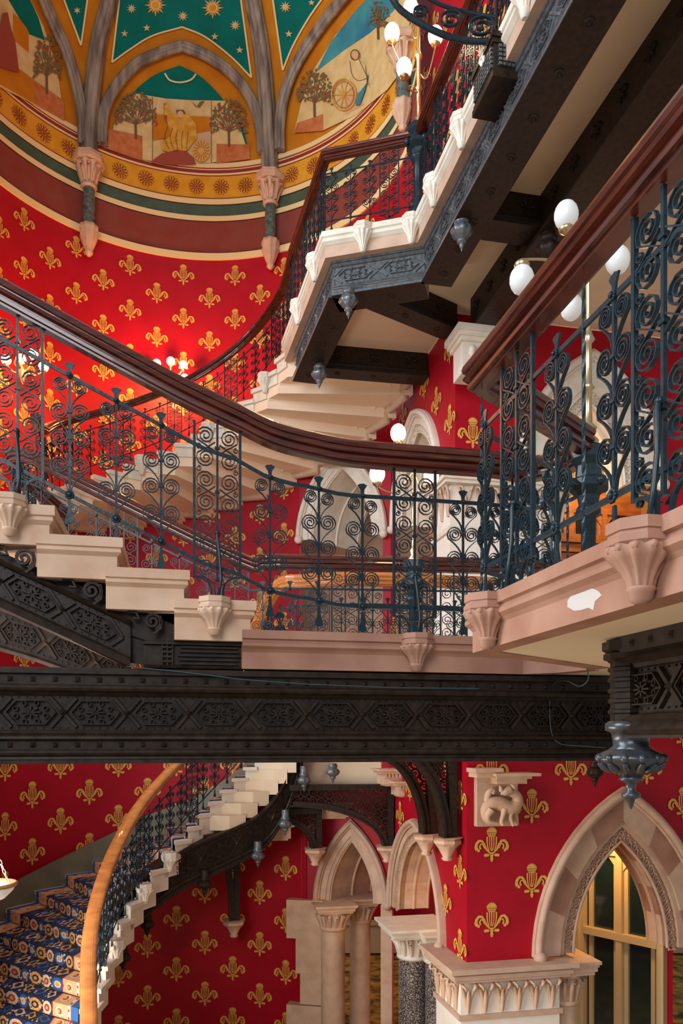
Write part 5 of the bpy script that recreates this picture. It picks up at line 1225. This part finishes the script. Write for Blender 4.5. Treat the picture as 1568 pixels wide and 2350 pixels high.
# curved iron girder below it
LG = catmull([P(262, 2185, 9.7), P(300, 2130, 10.2), P(400, 2052, 10.9), P(500, 2003, 11.4), P(600, 1950, 11.8), P(655, 1872, 12.0), P(690, 1762, 12.1), P(705, 1690, 12.2)], 5)
prof = [(.04, .56), (.04, .52), (.0, .50), (0, .13), (.03, .12), (.045, .09), (.03, .06), (.05, .04), (.05, 0)]
girder('iron_girder', 'curved dark iron girder carrying the lower flight, sweeping up to the right', LG, .56, 0, (.14, .49, .002), prof, 'iron', pitch=.55, side=1, depth=.15)
for u, v, Y, mi, wh in ((698, 1772, 11.9, 'iron_lit', 'highest, just below the long girder'), (655, 1872, 11.8, 'iron_lit', 'beside the pierced arched bracket'), (592, 1945, 11.6, 'iron_lit', 'above the dark red wall, left of the far archway'), (470, 2010, 11.2, 'iron', 'dark, below the middle of the curved girder'), (338, 2100, 10.6, 'iron', 'dark, near the lower end of the curved girder'), (282, 2175, 9.9, 'iron', 'dark, lowest, beside the light handrail')):
    pendant('hanging iron finial, '+wh, P(u, v, Y), .8, mi, .09)
pendant('small iron finial hanging under the pale soffit between the girder and the arches', P(764, 1752, 11.5), .8, 'iron_lit')
pendant('dark iron finial under the long girder, left of the wide pointed archway', P(1366, 1748, 8.6), .75, 'iron')
# ------------------------------------------------------------------ arched iron brackets
def bracket(label, foot, d, W, H, ztop, th=.07, corb=.28, mi='iron', flat=False):
    """foot: 3D point on top of the stone corbel; d: horizontal unit vector of reach"""
    foot = Vector(foot); d = Vector(d).normalized(); n = Vector((-d.y, d.x, 0)); t = thing('arched_bracket', label, 'bracket', foot)
    f = lambda x, y, z: foot+d*x+n*y+Vector((0, 0, z))
    arc = [(W*(1-math.cos(a)), H*math.sin(a)) for a in [PI/2*k/14 for k in range(15)]]
    m = MB(); m.flatbar([(.05, -.0)]+[(x+.05, z) for x, z in arc], .075, .17, f); m.flatbar([(x+.09, z-.03) for x, z in arc], .03, .21, f); obj('rib', m, mi, t)
    m = MB(); m.flatbar([(-.02, 0), (-.02, ztop)], .09, .14, f); m.flatbar([(-.05, ztop-.04), (W+.1, ztop-.04)], .09, .17, f); obj('frame', m, mi, t)
    m = MB(); rnd = random.Random(3)
    # pierced tracery: rings and scrolls in the spandrel
    z = .25*H
    gx = .1
    x = .06
    while x < W:
        zr = H*math.sqrt(max(0, 1-(1-x/W)**2)) if x < W else H
        z = zr+.05
        while z < ztop-.07:
            r = .06; m.flatbar([(x+r*math.cos(q*.63), z+r*math.sin(q*.63)) for q in range(11)], .020, .05, f); m.flatbar(spiral(x, z, r*.55, .01, 1.0, z*20+x*9, 1, 8), .014, .04, f)
            z += .125
        x += .125
    obj('tracery', m, mi, t)
    m = MB(); c = foot+d*.03
    m.lathe(c, [(.05, -corb), (.07, -corb*.9), (.05, -corb*.85), (.10, -corb*.5), (.14, -corb*.3)], 24, lobes=8, amp=.06)
    m.lathe(c, [(.14, -corb*.35), (.17, -corb*.25), (.17, -corb*.12), (.15, -corb*.1), (.19, 0)], 8, smooth=False, rot=.4); obj('stone_corbel', m, 'stone', t)
    return t
def onB(u, v, off=.14): tt = PB.t_u(u); return PB(tt, PB.z_v(tt, v), off)
bracket('arched iron bracket with pierced spandrel, nearer of the pair beside the dragon carving', onB(1058, 1920), -D2, .55, 1.0, 1.55)
bracket('arched iron bracket with pierced spandrel, further of the pair beside the dragon carving', onB(1008, 1912), -D2, .6, 1.0, 1.45)
bracket('low wide pierced iron arch springing from the corbel between the two pointed archways', P(893, 1940, 12.2), (-1, -.1, 0), 1.45, .66, .95, corb=.26)
bracket('slim iron bracket on a stone corbel against the dark red wall, below the curved girder', P(541, 2110, 12.6), (-1, -.2, 0), .22, 1.2, 1.3)
bracket('small iron bracket on a stone corbel left of the far archway', P(728, 1945, 12.3), (-1, -.2, 0), .5, .45, .62)
# pale frieze and corbel blocks under the soffit
m = MB(); m.box(P(770, 1777, 12.55), (1.0, .03, 0), (0, .05, 0), (0, 0, .20)); struct('trim_4', m, 'plaster')
for (u, v, Y, w_, h_, lab) in ((905, 1786, 12.0, .22, .14, 'stone corbel block with dentils at the right end of the pale soffit'), (935, 1812, 11.9, .20, .13, 'pale stone impost block below the dentilled corbel'), (758, 1862, 12.6, .26, .13, 'dentilled stone corbel block above the left side of the far archway'), (632, 1908, 12.4, .22, .16, 'square stone corbel block left of the curved girder pendant')):
    c = P(u, v, Y); t = thing('corbel_block', lab, 'corbel', c); m = MB()
    m.box(c, D2*w_, D1*.2, (0, 0, h_*.6)); m.box(c+Vector((0, 0, h_*.7)), D2*(w_+.05), D1*.25, (0, 0, h_*.15)); m.box(c+Vector((0, 0, h_*.95)), D2*(w_+.09), D1*.29, (0, 0, h_*.1)); m.box(c-Vector((0, 0, h_*.7)), D2*(w_-.04), D1*.17, (0, 0, h_*.1)); obj('block', m, 'stone', t)
    m = MB()
    for k in range(8): m.box(c+D2*w_*(k-3.5)/4-D1*.21+Vector((0, 0, h_*.35)), D2*.018, D1*.02, (0, 0, .03))
    obj('dentils', m, 'stone', t)
# ------------------------------------------------------------------ dragon corbel on the right wall
def onA(u, v, off=0): tt = PA.t_u(u); return PA(tt, PA.z_v(tt, v), off)
t = thing('dragon_corbel', 'stone corbel carved as a crouching dragon looking back, under the long girder', 'stone carving', onA(1140, 1890, .1))
f = lambda x, y, z: onA(1040+x/7.84, 1740+z/7.84, y)
m = MB()
for (x0, x1, v0, v1, o_) in ((240, 720, 170, 240, .30), (280, 680, 240, 330, .26), (560, 1340, 255, 300, .36), (610, 1220, 300, 350, .30), (630, 1160, 350, 440, .26)):
    a = f(x0, 0, v0); b = f(x1, 0, v1); m.box((a+b)/2+PA.n*o_/2, PA.d*abs(PA.t_u(1040+x1/7.84)-PA.t_u(1040+x0/7.84))/2, PA.n*o_/2, (0, 0, abs(a.z-b.z)/2))
obj('moulded_cap', m, 'stone', t)
m = MB(); a = f(380, 0, 330); b = f(1100, 0, 1200); m.box((a+b)/2+PA.n*.05, PA.d*abs(PA.t_u(1040+1100/7.84)-PA.t_u(1040+380/7.84))/2, PA.n*.05, (0, 0, abs(a.z-b.z)/2)); a = f(330, 0, 330); b = f(420, 0, 1200); obj('slab', m, 'brown_stone', t)
m = MB(); k = 1/7.84*9.4/1800
def body(pts, rs, y=.15): m.tube(catmull([f(x, yy if yy else y, z) for x, yy, z in pts], 4), [r*k for r in sum([[rs[i]+(rs[i+1]-rs[i])*q/4 for q in range(4)] for i in range(len(rs)-1)], [])+[rs[-1]]], 12)
body([(560, .16, 1150), (490, .16, 1060), (480, .16, 900), (580, .17, 800), (740, .17, 800), (880, .18, 870), (980, .18, 850), (1040, .18, 760), (1010, .2, 650), (900, .22, 590), (800, .24, 580)], [40, 60, 80, 110, 130, 120, 115, 105, 85, 75, 60])   # haunch, trunk, neck
body([(840, .26, 560), (760, .28, 590), (690, .28, 610)], [80, 60, 25])                      # head and muzzle
body([(560, .2, 900), (500, .2, 1010), (530, .2, 1110), (680, .2, 1150), (760, .2, 1160)], [80, 55, 40, 32, 20])   # hind leg
body([(790, .22, 880), (760, .22, 1000), (735, .22, 1100), (760, .22, 1170)], [60, 42, 36, 30])
body([(930, .2, 900), (905, .2, 1010), (920, .2, 1100), (960, .2, 1180)], [60, 40, 34, 30]); body([(1020, .14, 900), (1040, .14, 1030), (1060, .14, 1180)], [60, 45, 35])
body([(520, .15, 760), (540, .15, 640), (590, .15, 570), (640, .15, 560), (620, .18, 610), (590, .18, 600)], [60, 60, 50, 40, 25, 12])     # curled tail
body([(960, .22, 560), (900, .3, 480), (840, .3, 450)], [50, 30, 10]); body([(700, .27, 560), (680, .28, 500), (660, .28, 470)], [40, 24, 8])
obj('dragon', m, 'stone', t)
# ------------------------------------------------------------------ hanging bowl lamp at the lower left edge
t = thing('hanging_bowl_lamp', 'pale glass bowl lamp hanging on a brass chain at the lower left edge', 'pendant lamp', P(-20, 2040, 6.0))
m = MB(); c = P(-28, 2036, 6.0); m.lathe(c, [(.04, -.12), (.12, -.09), (.18, -.03), (.205, .02), (.19, .02)], 28); obj('glass_bowl', m, 'globe_dim', t); point('bowl_light', P(-28, 1990, 6.0), 70, (1, .9, .76), .12)
m = MB(); m.lathe(c, [(.2, .0), (.215, .01), (.215, .03), (.2, .035)], 28); m.sphere(P(34, 2031, 6.0), .012); obj('brass_rim', m, 'brass', t)
m = MB(); a, b = P(-18, 1930, 6.0), P(20, 2026, 6.0)
for i in range(9):
    p, q = a.lerp(b, i/9), a.lerp(b, (i+1.15)/9); d = (q-p).normalized(); s_ = Vector((d.z, 0, -d.x)) if i % 2 == 0 else Vector((0, 1, 0))
    m.tube([p.lerp(q, .5)+d*(q-p).length*.5*math.cos(w_)+s_*.010*math.sin(w_) for w_ in [2*PI*j/12 for j in range(13)]], .0032, 5)
obj('chain', m, 'brass', t)
for o in PROTOS: bpy.data.objects.remove(o)
